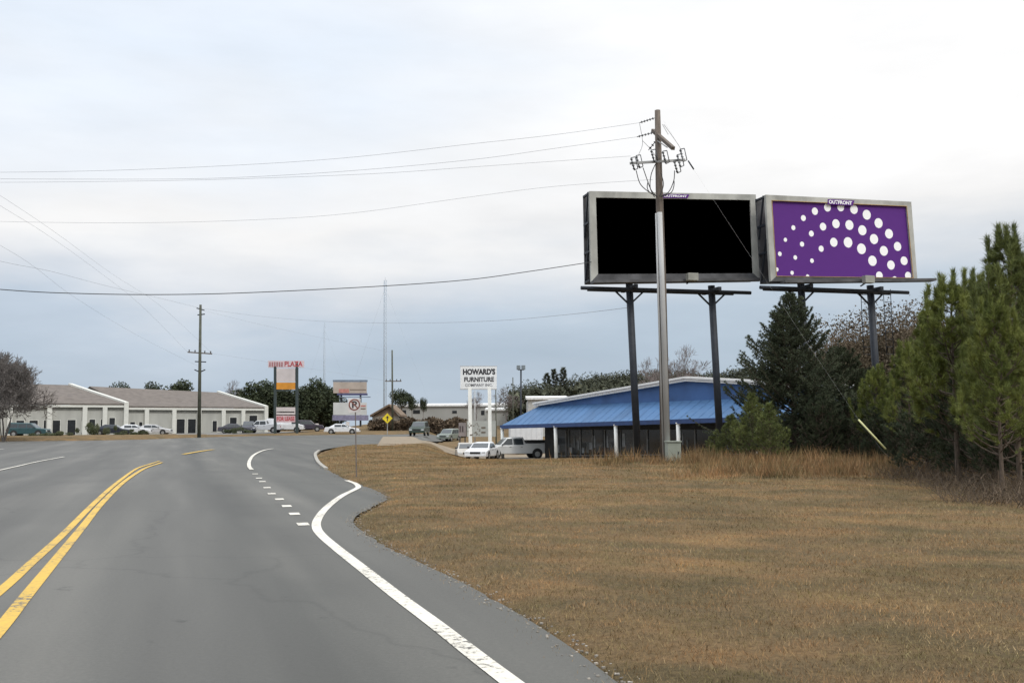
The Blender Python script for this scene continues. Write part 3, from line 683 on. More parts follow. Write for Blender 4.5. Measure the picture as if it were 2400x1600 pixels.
# far tree line behind the blue store
GT = 'far trees on the rise behind the store'
f1 = leafy(13, 9, 5000, .36, .08, 16, .2); f2 = leafy(14, 7, 5000, .34, .08, 14, .2); f3 = conifer(14, 3.2, 60, 5, 25, per=8, nl=.6, nw=.14, twigs=3, step=.5, trunk_r=.18)
FA = None; far = []
row = [(1235, 905, 190, 'r', 'rounded'), (1262, 897, 200, 'r', ''), (1283, 893, 205, 'c', ''), (1300, 884, 205, 'c', ''), (1322, 880, 210, 'c', ''), (1350, 884, 215, 'r', ''), (1378, 890, 215, 'r', ''),
       (1400, 880, 220, 't', ''), (1425, 877, 220, 'r', ''), (1452, 872, 220, 't', ''), (1480, 873, 225, 'r', ''), (1508, 870, 225, 'r', ''), (1540, 868, 230, 't', ''), (1572, 872, 230, 'r', ''),
       (1605, 868, 230, 't', ''), (1640, 872, 225, 'r', ''), (1672, 870, 225, 't', ''), (1705, 866, 225, 'r', ''), (1740, 865, 220, 't', ''), (1775, 860, 220, 'r', '')]
kinds = {}
words = {'r': 'rounded dark tree', 't': 'taller full tree', 'c': 'pointed evergreen'}
places = ['beside the double headed lamp post', 'just right of the double headed lamp post', 'first from the lamp post', 'second from the lamp post', 'third from the lamp post', 'above the left part of the white roof edge',
          'over the middle of the rising white roof edge', 'where the tree line steps up over the roof', 'left of the first billboard column', 'touching the first billboard column', 'just right of the first billboard column',
          'just left of the grey utility pole', 'just right of the grey utility pole', 'left of the bare tree over the roof peak', 'below the bare tree over the roof peak', 'right of the bare tree over the roof peak',
          'left of the second billboard column', 'right of the second billboard column', 'beside the left tips of the cedar', 'behind the left side of the cedar']
for k, (px, py, D, kd, _) in enumerate(row):
    p = foot(px, D, -.3); topz = at(px, py - 16, D).z; H = topz - p.z; hh = {'r': 13, 't': 14, 'c': 14}[kd]; s_ = H / hh; lb = '%s %s' % (words[kd], places[k])
    sc_ = (max(s_, .85) * 1.15, max(s_, .85) * 1.15, s_)
    if kd not in kinds:
        t_ = tree_obj('distant_tree', {'r': f1, 't': f2, 'c': f3}[kd], greybark, M_far, lb, 'tree', p, GT); t_.scale = sc_; kinds[kd] = t_
    else: replant(kinds[kd], p, k * 1.7, sc_, lb, GT)
# low scrub woods that read as one mass under the tree line
def mass(name, px0, px1, D0, D1, ytop, n, leaf, m, label):
    P = []
    for _ in range(n):
        px = random.uniform(px0, px1); D = random.uniform(D0, D1); g_ = ground(px, D); top = at(px, ytop(px) + random.uniform(-3, 6) + 4 * math.sin(px * .11), D).z
        P.append((g_.x, g_.y, g_.z + max(.2, (top - g_.z)) * random.random() ** .8))
    P = np.array(P); m_ = len(P); a = rng.normal(size=(m_, 3)); a /= np.linalg.norm(a, axis=1, keepdims=True); b = np.cross(a, rng.normal(size=(m_, 3))); b /= np.linalg.norm(b, axis=1, keepdims=True)
    s_ = leaf * rng.uniform(.5, 1.3, (m_, 1)); V = np.stack([P - a * s_ / 2, P + a * s_ / 2, P + b * s_], 1).reshape(-1, 3)
    return tag(np_obj(name, V, np.arange(3 * m_).reshape(-1, 3), m), label, 'woodland', kind='stuff')
mass('far_woodland', 1195, 1800, 185, 215, lambda x: interp(x, [(1195, 925), (1300, 912), (1450, 900), (1800, 890)]), 26000, .9, M_far, 'distant wood behind the blue roofed store')
mass('thicket', 1900, 2950, 88, 112, lambda x: interp(x, [(1900, 860), (2000, 800), (2150, 770), (2950, 740)]), 42000, .42, mat('thicket_mix', (.045, .052, .028), .9, scale=.18, spec=.1, col2=(.115, .092, .055), island=.35), 'mixed green and brown winter thicket behind the right hand pines')
mass('roadside_scrub', 865, 1095, 150, 165, lambda x: 984, 16000, .40, mat('scrub', (.07, .052, .038), .95, scale=.5, spec=.1, col2=(.14, .105, .07), island=.35), 'brown leafless scrub on the bank beyond the road')
mass('backing_woodland', 560, 790, 195, 215, lambda x: 925, 12000, .8, M_dark, 'dark wood behind the plaza sign')

# dark evergreens behind the plaza sign
GE = 'evergreens behind the plaza sign'
e1 = None
for k, (px, py, D, w_, lb) in enumerate([(585, 893, 185, 1.1, 'dark evergreen touching the end of the white plaza'), (618, 890, 190, 1, 'dark evergreen between the plaza and its tall sign'), (640, 900, 195, 1.2, 'dark evergreen behind the left leg of the plaza sign'),
        (672, 905, 185, 1.2, 'dark evergreen behind the orange sign panel'), (712, 903, 190, 1.1, 'dark evergreen behind the right leg of the plaza sign'), (733, 884, 185, .85, 'pointed evergreen with the highest tip right of the plaza sign'),
        (755, 900, 190, 1.1, 'dark evergreen in front of the thinner radio mast'), (780, 915, 195, 1, 'dark evergreen left of the small stacked billboard')]):
    p = foot(px, D, -.3); H = at(px, py, D).z - p.z; s_ = H / 13
    if e1 is None: e1 = tree_obj('dark_evergreen', leafy(13, 6.5, 3600, .5, .04, 18, .2), greybark, M_dark, lb, 'tree', p, GE); e1.scale = (s_ * 1.2 * w_, s_ * 1.2 * w_, s_)
    else: replant(e1, p, k * 1.3, (s_ * 1.2 * w_, s_ * 1.2 * w_, s_), lb, GE)
# round pines behind the plaza roof
rp = None
for k, (px, py, D, ww, lb) in enumerate([(281, 893, 200, .8, 'small round tree top leftmost above the plaza roof'), (358, 892, 200, .8, 'small round tree top in the middle above the plaza roof'), (415, 887, 195, 1.15, 'largest round tree top above the plaza roof')]):
    p = foot(px, D, -.3); H = at(px, py, D).z - p.z; s_ = H / 11
    if rp is None: rp = tree_obj('round_tree', leafy(11, 5.2, 2600, .4, .45, 14, .2), greybark, M_dark, lb, 'tree', p, 'round tree tops above the plaza roof'); rp.scale = (s_ * ww, s_ * ww, s_)
    else: replant(rp, p, k * 2.0, (s_ * ww, s_ * ww, s_), lb, 'round tree tops above the plaza roof')
for k, (px, py, D, ww, lb) in enumerate([(940, 910, 210, 1.0, 'round green tree right of the wooden pole beyond the road'), (965, 922, 210, .7, 'lower green tree above the long grey warehouse'), (992, 930, 215, .5, 'tiny dark tree over the warehouse roof')]):
    p = foot(px, D, -.3); H = at(px, py, D).z - p.z; replant(rp, p, k * 1.1, (H / 11 * ww * 1.1, H / 11 * ww * 1.1, H / 11), lb, 'trees above the long grey warehouse')
# bare trees
bt = empty('bare_tree', foot(8, 100), 'leafless multi stemmed tree at the left frame edge', 'tree')
np_obj('branches', *bare(9.2, .62, 6, .11, 5, 3, .022, .12), mat('bare_twigs', (.135, .12, .11), .95, scale=1, var=.3), bt)
bt.scale = (.78, .78, .98)
bt2 = empty('bare_tree', foot(-60, 103), 'leafless tree mostly cut off by the left frame edge', 'tree'); np_obj('branches', bt.children[0].data and np.zeros((0, 3)), np.zeros((0, 3), int), greybark, bt2) if False else None
c = bt.children[0].copy(); COL.objects.link(c); c.parent = bt2; bt2.rotation_euler = (0, 0, 2.1); bt2.scale = (1.1, 1.1, 1.05)
bare_m = mat('far_bare_twigs', (.20, .17, .16), .95, scale=1, var=.2)
bb = empty('bare_tree', foot(1603, 150), 'wide bare winter tree rising over the blue roof peak', 'tree')
bm_ = np_obj('branches', *bare(15, .5, 6, .22, 1, 3, .02, .2), bare_m, bb); hb = at(1603, 805, 150).z - bb.location.z; bb.scale = (hb / 15 * 1.05,) * 2 + (hb / 15,)
for px, py, D, lb in [(1525, 835, 165, 'smaller bare tree behind the billboard columns'), (540, 888, 200, 'faint bare tree above the right gable of the plaza'), (1185, 905, 180, 'bare bush behind the lamp post'), (1120, 915, 190, 'bare tree behind the furniture sign')]:
    p = foot(px, D); q = empty('bare_tree', p, lb, 'tree'); c = bm_.copy(); COL.objects.link(c); c.parent = q; h_ = (at(px, py, D).z - p.z) / 15; q.scale = (h_ * 1.1, h_ * 1.1, h_); q.rotation_euler = (0, 0, px)

# dry brush at the foot of the pines
tw = mat('dry_brush', (.10, .072, .046), .95, scale=2, var=.45, island=.4)
def brush(h, w, n):
    segs = []
    for _ in range(n):
        a = random.uniform(0, 6.28); r_ = random.random() ** .5 * w / 2; p = np.array([math.cos(a) * r_, math.sin(a) * r_, 0.]); d = unit(np.array([random.gauss(0, .6), random.gauss(0, .6), 1]))
        L = h * random.uniform(.4, 1)
        for k in range(3):
            q = p + d * L / 3; segs.append((p, q, .005, .003)); p = q; d = unit(d + rng.normal(size=3) * .3)
            if k: e_ = p + unit(d + rng.normal(size=3) * .6) * L * .25; segs.append((p, e_, .003, .002))
    return seg_tubes(segs, 3)
bs = brush(.6, 2.0, 230); br0 = None
for k, (px, D, s_, lb) in enumerate([(2130, 26.5, .9, 'dry brush left of the bare pine trunk'), (2215, 24.5, 1.0, 'tangled brush round the foot of the bare pine trunk'), (2290, 22.5, 1.1, 'dark brush pile right of the bare pine trunk'), (2365, 20.5, 1.1, 'brush pile at the right frame edge'),
        (2320, 19, .8, 'low brush in front of the short bushy pine'), (2035, 31, .6, 'small brush clump by the guy wire anchor'), (1530, 37, .55, 'brush clump round the foot of the grey utility pole'), (1480, 38, .5, 'low brush left of the grey utility pole'),
        (1640, 37, .45, 'low brush right of the green cabinet'), (1850, 35.5, .6, 'brush below the cedar'), (1950, 34, .6, 'brush right of the cedar trunk'), (2400, 18.5, 1.2, 'brush cut off by the right frame edge'), (2240, 27.5, 1.2, 'brush behind the bare pine trunk')]):
    if br0 is None:
        br0 = tag(np_obj('dry_brush', *bs, tw), lb, 'brush', 'dry brush below the pines'); br0.location = foot(px, D)
        br0.scale = (s_, s_, s_)
    else:
        c = br0.copy(); COL.objects.link(c); c.location = foot(px, D); c.rotation_euler = (0, 0, k * 1.9); c.scale = (s_ * 1.2, s_ * 1.2, s_); c['label'] = lb

# ------------------------------------------------------------------ utility pole in front
wood = mat('weathered_wood', (.13, .105, .085), .9, scale=3, var=.3, stretch=(6, 6, .6), bump=.3)
galv = mat('galvanised_steel', (.36, .36, .35), .55, .3, var=.15, scale=4)
darks = mat('dark_steel', (.022, .027, .036), .6, .2, var=.25, scale=3)
insul = mat('grey_porcelain', (.09, .095, .10), .4, var=.2)
cablem = mat('black_cable', (.03, .03, .03), .6)
PD = 38.0
PB = ground(1560, PD); PB.z -= .1
ptop = at(1541, 259, PD)
up_pole = empty('utility_pole', PB, 'tall wooden utility pole with grey conduit and hanging cables before the black billboard', 'utility pole')
def L3(p): return tuple(Vector(p) - PB)
def pl(px, py, dD=0): return L3(at(px, py, PD + dD))
mb = MB(); b0 = pl(1562, 1090); mb.tube([Vector(b0) + Vector((-.03, 0, -.3)), pl(1552, 680), pl(1545, 440), L3(ptop)], [.20, .165, .14, .11], 14); mb.build('shaft', wood, up_pole)
mb = MB(); mb.tube([pl(1566, 1092, -.22), pl(1553, 700, -.2), pl(1546, 498, -.17)], [.115, .1, .1], 12)
mb.tube([pl(1556, 1092, -.16), pl(1543, 700, -.15), pl(1538, 500, -.12)], [.04, .04, .04], 8); mb.build('riser_conduit', mat('pvc_grey', (.40, .40, .39), .6, var=.1, scale=2, stretch=(1, 1, .3)), up_pole)
mb = MB(); mb.bar(pl(1530, 306, .5), pl(1578, 348, -1.6), .13, .13); mb.build('crossarm', wood, up_pole)
mb = MB(); mb.bar(pl(1541, 330, -.15), pl(1564, 346, -1.0), .03); mb.bar(pl(1553, 292), pl(1566, 315, -.6), .02); mb.build('arm_brace', galv, up_pole)
def stack(a, b, n, name='insulator'):
    a, b = Vector(a), Vector(b); m_ = MB(); m_.tube([a, b], .018, 6)
    for k in range(n):
        p = a.lerp(b, (k + .6) / (n + .4)); d = (b - a).normalized() * .02; m_.tube([p - d, p, p + d], [.025, .06, .03], 10)
    m_.build(name, insul, up_pole)
stack(pl(1534, 277), pl(1499, 288), 5); stack(pl(1531, 311), pl(1493, 321), 5); stack(pl(1538, 330, .3), pl(1520, 352, .2), 3)
mb = MB(); mb.bar(pl(1476, 383, -.1), pl(1606, 375, -.1), .06, .09); mb.build('switch_arm', galv, up_pole)
for (px, py, dD) in [(1482, 385, -.3), (1494, 380, .1), (1529, 367, -.2), (1556, 370, -.3), (1590, 378, -.2), (1597, 365, .1), (1583, 392, -.4)]:
    m_ = MB(); a, b = pl(px - 3, py - 15, dD), pl(px + 5, py + 14, dD); m_.tube([a, b], .028, 8)
    for k in range(4):
        p = Vector(a).lerp(Vector(b), (k + .5) / 4); m_.tube([p - Vector((0, 0, .015)), p + Vector((0, 0, .015))], .052, 8)
    m_.tube([pl(px + 7, py - 17, dD), pl(px + 13, py + 10, dD)], .018, 6); m_.bar(a, pl(px + 7, py - 17, dD), .03); m_.bar(b, pl(px + 13, py + 10, dD), .03)
    m_.build('fuse_cutout', insul, up_pole)
def curve(pts, n=8):
    return catmull([Vector(p) for p in pts], n)
for pts in ([(1491, 400), (1500, 430), (1518, 448), (1536, 458)], [(1507, 393), (1517, 422), (1526, 445), (1540, 462)], [(1519, 425), (1517, 440), (1524, 452), (1540, 460)], [(1549, 405), (1555, 430), (1551, 448), (1546, 460)],
            [(1581, 400), (1579, 424), (1567, 450), (1549, 460)], [(1580, 424), (1579, 438), (1572, 452), (1548, 462)], [(1536, 385), (1526, 410), (1524, 440), (1534, 462)]):
    m_ = MB(); m_.tube(curve([pl(a, b, -.25) for a, b in pts]), .017, 6); m_.build('cable_loop', cablem, up_pole)
for pts in ([(1499, 290), (1506, 335), (1497, 362)], [(1506, 330), (1525, 350), (1540, 372)], [(1556, 292), (1590, 340), (1598, 358)]):
    m_ = MB(); m_.tube(curve([pl(a, b, -.1) for a, b in pts]), .008, 5); m_.build('jumper_wire', cablem, up_pole)
# pad cabinet beside the pole
cb = ground(1576, 37.5)
e = empty('utility_cabinet', (cb.x, cb.y, cb.z - .05), 'pale green metal cabinet right of the grey utility pole', 'cabinet', rz=.1)
gm = mat('cabinet_green', (.27, .295, .245), .55, var=.12, scale=1.5)
MB().box((0, 0, .42), (.5, .45, .84)).build('housing', gm, e, bevel=.015); MB().box((0, -.01, .87), (.56, .5, .05)).build('lid', gm, e, bevel=.01)
MB().box((.15, -.235, .45), (.03, .02, .1)).build('handle', darks, e)

# wires
wire_m = mat('aluminium_wire', (.30, .31, .33), .5, .2); wire_d = mat('dark_wire', (.035, .037, .04), .6)
def wire(pts, r_, m, label, group=None, name='overhead_wire', n=8):
    P = [at(a, b, d) for a, b, d in pts]; rel = P[0]
    m_ = MB(); m_.tube(curve(P, n), r_, 5); o_ = m_.build(name, m, rel=rel); o_.location = rel
    return tag(o_, label, 'wire' if name != 'guy_wire' else 'guy wire', group)
GW = 'power lines from the foreground pole to the left'
wire([(1499, 288, 38), (1300, 316, 38.6), (1100, 338, 39), (800, 371, 40), (500, 390, 41), (200, 401, 42), (-100, 404, 43), (-500, 400, 44)], .0065, wire_m, 'topmost thin power line running left from the grey utility pole', GW)
wire([(1493, 321, 38), (1300, 348, 38.6), (1100, 375, 39), (800, 402, 40), (500, 418, 41), (200, 420, 42), (-100, 418, 43), (-500, 410, 44)], .0065, wire_m, 'second thin power line below the topmost one', GW)
wire([(1478, 366, 38), (1300, 378, 38.5), (1100, 392, 39), (860, 408, 40), (500, 421, 41), (200, 426, 42), (-100, 428, 43), (-500, 430, 44)], .006, wire_m, 'third thin power line meeting the switches of the pole', GW)
wire([(1530, 421, 38), (1300, 437, 38.5), (1100, 462, 39), (820, 500, 40), (600, 515, 41), (330, 522, 42), (0, 519, 43), (-400, 505, 44)], .0055, wire_m, 'faint lone wire midway between the power lines and the dark cable', GW)
wire([(1386, 614, 44.2), (1240, 636, 43), (1100, 655, 42), (900, 670, 40.5), (600, 685, 39), (400, 690, 38), (200, 688, 37), (0, 678, 36), (-400, 640, 35)], .017, wire_d, 'dark sagging cable from the left edge of the black billboard across the whole left sky', None)
wire([(1555, 283, 38), (1610, 372, 37.7), (1665, 457, 37.4), (2010, 980, 34.3), (2112, 1092, 33.4)], .0018, galv, 'long guy wire from the pole top to the ground by the pines', None, 'guy_wire', 3)
g1, g2 = at(2012, 983, 34.27), at(2076, 1052, 33.72)
m_ = MB(); m_.tube([g1, g2], .032, 8); o = m_.build('guy_guard', mat('yellow_plastic', (.55, .54, .26), .6), rel=g1); o.location = g1; tag(o, 'pale yellow plastic guard on the lower guy wire', 'guy guard')
m_ = MB(); a, b = at(1613, 377, 37.68), at(1626, 397, 37.62); m_.tube([a, b], .03, 8); o = m_.build('guy_insulator', darks, rel=a); o.location = a; tag(o, 'dark strain insulator on the upper guy wire', 'insulator')

# ------------------------------------------------------------------ other poles
def far_pole(px, ytop, D, lean, label, arms, r_=.2, group='utility poles beyond the junction', m=None):
    p = foot(px, D); e = empty('utility_pole', p, label, 'utility pole', group); t = at(px + lean, ytop, D)
    MB().tube([(0, 0, 0), tuple(t - p)], [r_, r_ * .62], 10).build('shaft', m or mat('green_brown_wood', (.075, .08, .06), .9, var=.25), e)
    for (u0, v0, u1, v1) in arms:
        MB().bar(tuple(at(u0, v0, D) - p), tuple(at(u1, v1, D) - p), .14, .14).build('crossarm', wood, e)
        for q in (0.06, .3, .7, .94):
            c_ = (at(u0, v0, D) - p).lerp(at(u1, v1, D) - p, q); MB().tube([c_ + Vector((0, 0, .05)), c_ + Vector((0, 0, .28)), c_ + Vector((0, 0, .33))], [.05, .09, .04], 6).build('insulator', insul, e)
    return e, p
e, p = far_pole(466, 714, 118, 4, 'tall utility pole with several crossarms before the white plaza', [(440, 825, 497, 829)], .23)
for (u0, v0, u1, v1) in [(457, 847, 483, 848), (456, 866, 469, 872), (468, 872, 481, 866), (461, 722, 479, 727), (463, 738, 480, 736)]:
    MB().bar(tuple(at(u0, v0, 118) - p), tuple(at(u1, v1, 118) - p), .12).build('bracket', darks, e)
far_pole(920, 820, 150, -1, 'slim wooden pole in front of the paler radio mast', [(903, 893, 941, 893)], .17)
far_pole(1203, 884, 130, -1, 'thin plain pole left of the double headed lamp post', [], .1)
far_pole(1163, 912, 100, -1, 'thin dark pole at the right edge of the furniture sign', [], .08)
far_pole(1113, 915, 101, 0, 'thin grey pole behind the left leg of the furniture sign', [], .07, m=galv)
# lamp post
p = foot(1221, 115); e = empty('lamp_post', p, 'double headed lamp post behind the blue store', 'lamp post')
t = at(1221, 866, 115) - p; MB().tube([(0, 0, 0), tuple(t)], [.14, .09], 8).build('post', darks, e)
for s_ in (-.28, .28): MB().box((t.x + s_, t.y, t.z + .25), (.45, .6, .5)).build('lamp_head', mat('lamp_grey', (.16, .19, .21), .5), e, bevel=.05)
MB().box((t.x, t.y, t.z - .02), (.7, .1, .08)).build('bracket', darks, e)
# wires by the far pole
GF = 'wires at the far utility pole'
wire([(470, 722, 118), (600, 740, 110), (760, 753, 95), (950, 757, 80), (1150, 752, 65), (1330, 737, 54), (1478, 720, 46)], .011, wire_m, 'sagging wire from the far pole top to the billboard column', GF)
wire([(470, 722, 118), (380, 700, 105), (250, 670, 90), (120, 636, 75), (0, 612, 65), (-200, 560, 55)], .011, wire_m, 'wire climbing left from the far pole top to the frame edge', GF)
wire([(497, 828, 118), (380, 720, 95), (260, 640, 80), (130, 545, 60), (0, 458, 45), (-200, 330, 35)], .006, wire_m, 'steepest upper wire in the fan at the left', GF)
wire([(440, 825, 118), (330, 715, 92), (220, 628, 75), (110, 550, 58), (0, 482, 45), (-200, 360, 35)], .006, wire_m, 'second steep wire in the fan at the left', GF)
wire([(481, 866, 118), (330, 790, 92), (180, 700, 75), (80, 625, 60), (0, 575, 48), (-200, 470, 38)], .006, wire_m, 'lowest faint wire in the fan at the left', GF)
wire([(497, 828, 118), (640, 850, 125), (780, 872, 138), (903, 892, 150)], .008, wire_m, 'wire between the far pole crossarm and the slim pole', GF)
wire([(475, 727, 118), (600, 758, 125), (760, 793, 138), (918, 826, 150)], .008, wire_m, 'faint wire from the far pole top to the slim pole top', GF)

# radio masts
def mast(px, ytop, D, w, label):
    p = foot(px, D); e = empty('radio_mast', p, label, 'radio mast', 'radio masts on the horizon'); H = (at(px, ytop, D) - p).z
    m_ = MB(); n = int(H / w / 1.6); c3 = [Vector((math.cos(a) * w / 2, math.sin(a) * w / 2, 0)) for a in (.5, 2.6, 4.7)]
    for c_ in c3: m_.tube([c_, c_ + Vector((0, 0, H))], .09 * w, 5)
    for k in range(n):
        z0, z1 = H * k / n, H * (k + 1) / n
        for i_ in range(3):
            a, b = c3[i_], c3[(i_ + 1) % 3]; m_.tube([a + Vector((0, 0, z0)), b + Vector((0, 0, z1))], .035 * w, 3, False); m_.tube([a + Vector((0, 0, z1)), b + Vector((0, 0, z1))], .03 * w, 3, False)
    m_.build('lattice', mat('mast_grey', (.40, .46, .52), .6), e)
    MB().tube([(0, 0, H), (0, 0, H + 2.5)], .06, 4).build('antenna', mat('mast_grey', (.4, .46, .52)), e)
    for k in range(3):
        a = k * 2.1 + .5
        MB().tube([(0, 0, H * .95), (math.cos(a) * H * .4, math.sin(a) * H * .4, 0)], .03, 3, False).build('guy_cable', mat('mast_grey', (.4, .46, .52)), e)
mast(901, 657, 560, 1.7, 'taller wide radio mast right of centre in the far sky')
mast(758, 760, 620, 1.1, 'shorter thin radio mast above the evergreens')

# ------------------------------------------------------------------ billboards
frame_m = mat('weathered_white_frame', (.40, .40, .365), .8, scale=1.6, var=.28, stretch=(1, 1, .6), detail=8)
apron_m = mat('grimy_apron', (.085, .085, .088), .8, scale=1.5, var=.45, detail=8)
blackf = mat('black_face', (.0, .0, .0), 1, var=0, spec=0)
purple = mat('purple_vinyl', (.105, .026, .215), .6, var=.02, spec=.2)
logo_p = mat('logo_purple', (.10, .012, .22), .6, var=.02, spec=.2)
white_v = mat('white_vinyl', (.98, .98, .98), .6, var=.0, spec=.2); white_v2 = white_v
tan_edge = mat('old_poster_edge', (.42, .26, .10), .8, var=.3)
lamp_m = mat('box_light', (.30, .30, .26), .5)
def billboard(o4, i4, DL, DR, pxl, pxr, face_m, label, colx, ladder=None, tag_px=None, dots=None, edge_m=None, ledge=(0, 0)):
    return billboard_(o4, i4, DL, DR, pxl, pxr, face_m, label, colx, ladder, tag_px, dots, edge_m, ledge)
def billboard_(o4, i4, DL, DR, pxl, pxr, face_m, label, colx, ladder=None, tag_px=None, dots=None, edge_m=None, ledge=(0, 0)):
    """o4/i4: outer and inner frame corners in photo pixels TL,TR,BR,BL; board plane spans DL..DR between px pxl..pxr"""
    A = at(pxl, 655, DL); B = at(pxr, 655, DR); ux = Vector((B.x - A.x, B.y - A.y, 0)); width = ux.length; ux.normalize(); nn = Vector((-ux.y, ux.x, 0))   # nn points away from viewer
    org = Vector((A.x, A.y, 0)); E = Vector((0, 0, EYE))
    def plane(px, py, out_=0):
        v = ray(px, py); P0 = org - nn * out_; t_ = (P0 - E).dot(nn) / v.dot(nn); return E + v * t_
    gb = base((A.x + B.x) / 2, (A.y + B.y) / 2); root = Vector(((A.x + B.x) / 2, (A.y + B.y) / 2, gb))
    e = empty('billboard', root, label, 'billboard', 'pair of large roadside billboards'); rl_ = lambda p: tuple(Vector(p) - root)
    O = [plane(*p) for p in o4]; I = [plane(*p) for p in i4]; TL, TR, BR, BL = range(4)
    zb = min(O[BL].z, O[BR].z)
    # face panel
    m_ = MB(); m_.prism([rl_(p - nn * .02) for p in (I[BL], I[BR], I[TR], I[TL])], nn * .06); face = m_.build('face_panel', face_m, e)
    # frame bars (thick, mitred)
    for (a, b, c_, d_) in ((TL, TR, TR, TL), (TR, BR, BR, TR), (TL, BL, BL, TL)):
        m_ = MB(); m_.prism([rl_(p - nn * .10) for p in (O[a], O[b], I[b], I[a])], nn * .16); m_.build('frame_trim', frame_m, e)
    m_ = MB(); m_.prism([rl_(p - nn * .10) for p in (O[BL], O[BR], I[BR], I[BL])], nn * .16); m_.build('apron', apron_m, e)
    # bottom truss/dark sill
    m_ = MB(); a = O[BL] - nn * .5 - Vector((0, 0, .10)) + ux * ledge[0]; b = O[BR] - nn * .5 - Vector((0, 0, .10)) + ux * ledge[1]; m_.hexa([rl_(q) for q in (a, b, b + nn * .5, a + nn * .5, a + Vector((0, 0, .12)), b + Vector((0, 0, .12)), b + nn * .5 + Vector((0, 0, .12)), a + nn * .5 + Vector((0, 0, .12)))]); m_.build('walkway', apron_m, e)
    # rear face of the double sided structure, set back and shifted left
    back = [p + nn * .75 for p in O]; m_ = MB(); m_.prism([rl_(p) for p in (back[BL], back[BR], back[TR], back[TL])], nn * .12); m_.build('rear_panel', apron_m, e)
    for (a, b) in ((TL, BL), (TR, BR)):
        m_ = MB()
        for f in (0.02, .34, .66, .98):
            p = O[a].lerp(O[b], f); m_.bar(rl_(p + nn * .06), rl_(p + nn * .75), .09)
        for f in (0, .5):
            m_.bar(rl_(O[a].lerp(O[b], f) + nn * .1), rl_(O[a].lerp(O[b], f + .48) + nn * .72), .07)
        m_.build('side_framing', darks, e)
    # stringers under the board
    for k, (dy, x0, x1) in enumerate(((.15, -.4, width - .3), (1.0, .1, width - .9))):
        a = org + ux * x0 + nn * dy * .7; b = org + ux * x1 + nn * dy * .7; z_ = zb - .26; m_ = MB(); m_.tube([rl_(Vector((a.x, a.y, z_))), rl_(Vector((b.x, b.y, z_)))], .085 if k == 0 else .06, 8); m_.build('beam', darks, e)
    # columns with braces
    for cx, lean in colx:
        t_ = plane(cx, 668, -.55); foot_ = Vector((t_.x, t_.y, base(t_.x, t_.y) - .2)); top = Vector((t_.x - lean, t_.y, zb + .1))
        m_ = MB(); m_.tube([rl_(foot_), rl_(top)], [.165, .165], 16); m_.build('column', darks, e)
        for s_ in (-1, 1):
            m_ = MB(); m_.bar(rl_(top + Vector((0, 0, -1.0))), rl_(top + ux * s_ * .75 + Vector((0, 0, -.32))), .07); m_.build('brace', darks, e)
        m_ = MB(); m_.bar(rl_(top + Vector((0, 0, -.25)) - nn * .9), rl_(top + Vector((0, 0, -.25)) + nn * .9), .16); m_.build('outrigger', darks, e)
    if ladder:
        t_ = plane(ladder, 668, -1.1); 
        for s_ in (0, .0):
            pass
        for dx in (-.32, .36):
            m_ = MB(); a = Vector((t_.x + dx * 1.6, t_.y, 0))
            for r2 in (-.17, .17): m_.tube([rl_(Vector((a.x + r2, a.y, gb + 5))), rl_(Vector((a.x + r2 - .04, a.y, zb)))], .018, 5)
            zz_ = gb + 5
            while zz_ < zb - .1: m_.tube([rl_(Vector((a.x - .17, a.y, zz_))), rl_(Vector((a.x + .17, a.y, zz_)))], .014, 5); zz_ += .36
            m_.build('ladder', darks, e)
    # box light on the apron
    lp = plane(tag_px[2], i4[2][1] - 1 if False else tag_px[3], .75)
    MB().box(rl_(lp + Vector((0, 0, -.08))), (.50, .3, .34), math.atan2(ux.y, ux.x)).build('flood_light', lamp_m, e, bevel=.02)
    m_ = MB(); m_.bar(rl_(lp + Vector((0, 0, -.15))), rl_(lp + nn * .6 + Vector((0, 0, -.3))), .05); m_.build('lamp_arm', darks, e)
    # nameplate
    x0, x1, y0, y1 = tag_px[0], tag_px[1], tag_px[4], tag_px[5]; dz = (x1 - x0) * tag_px[6]
    q = [plane(x0 + 0, y1, .13), plane(x1 - 5, y1 + dz, .13), plane(x1, y0 + dz, .13), plane(x0 + 1, y0, .13)]
    m_ = MB(); m_.prism([rl_(p) for p in q], nn * .025); pla = m_.build('nameplate', logo_p, e)
    o_ = plane(x0 + 2.5, y1 - 1.8, .135); o2 = plane(x1 - 6, y1 + dz - 1.8, .135); o3 = plane(x0 + 2.5, y0 + 1.6, .135)
    tx = text_obj('OUTFRONT', 'lettering', white_v, pla, rl_(o_), o2 - o_, o3 - o_, (o2 - o_).length, (o3 - o_).length, .035, .002)
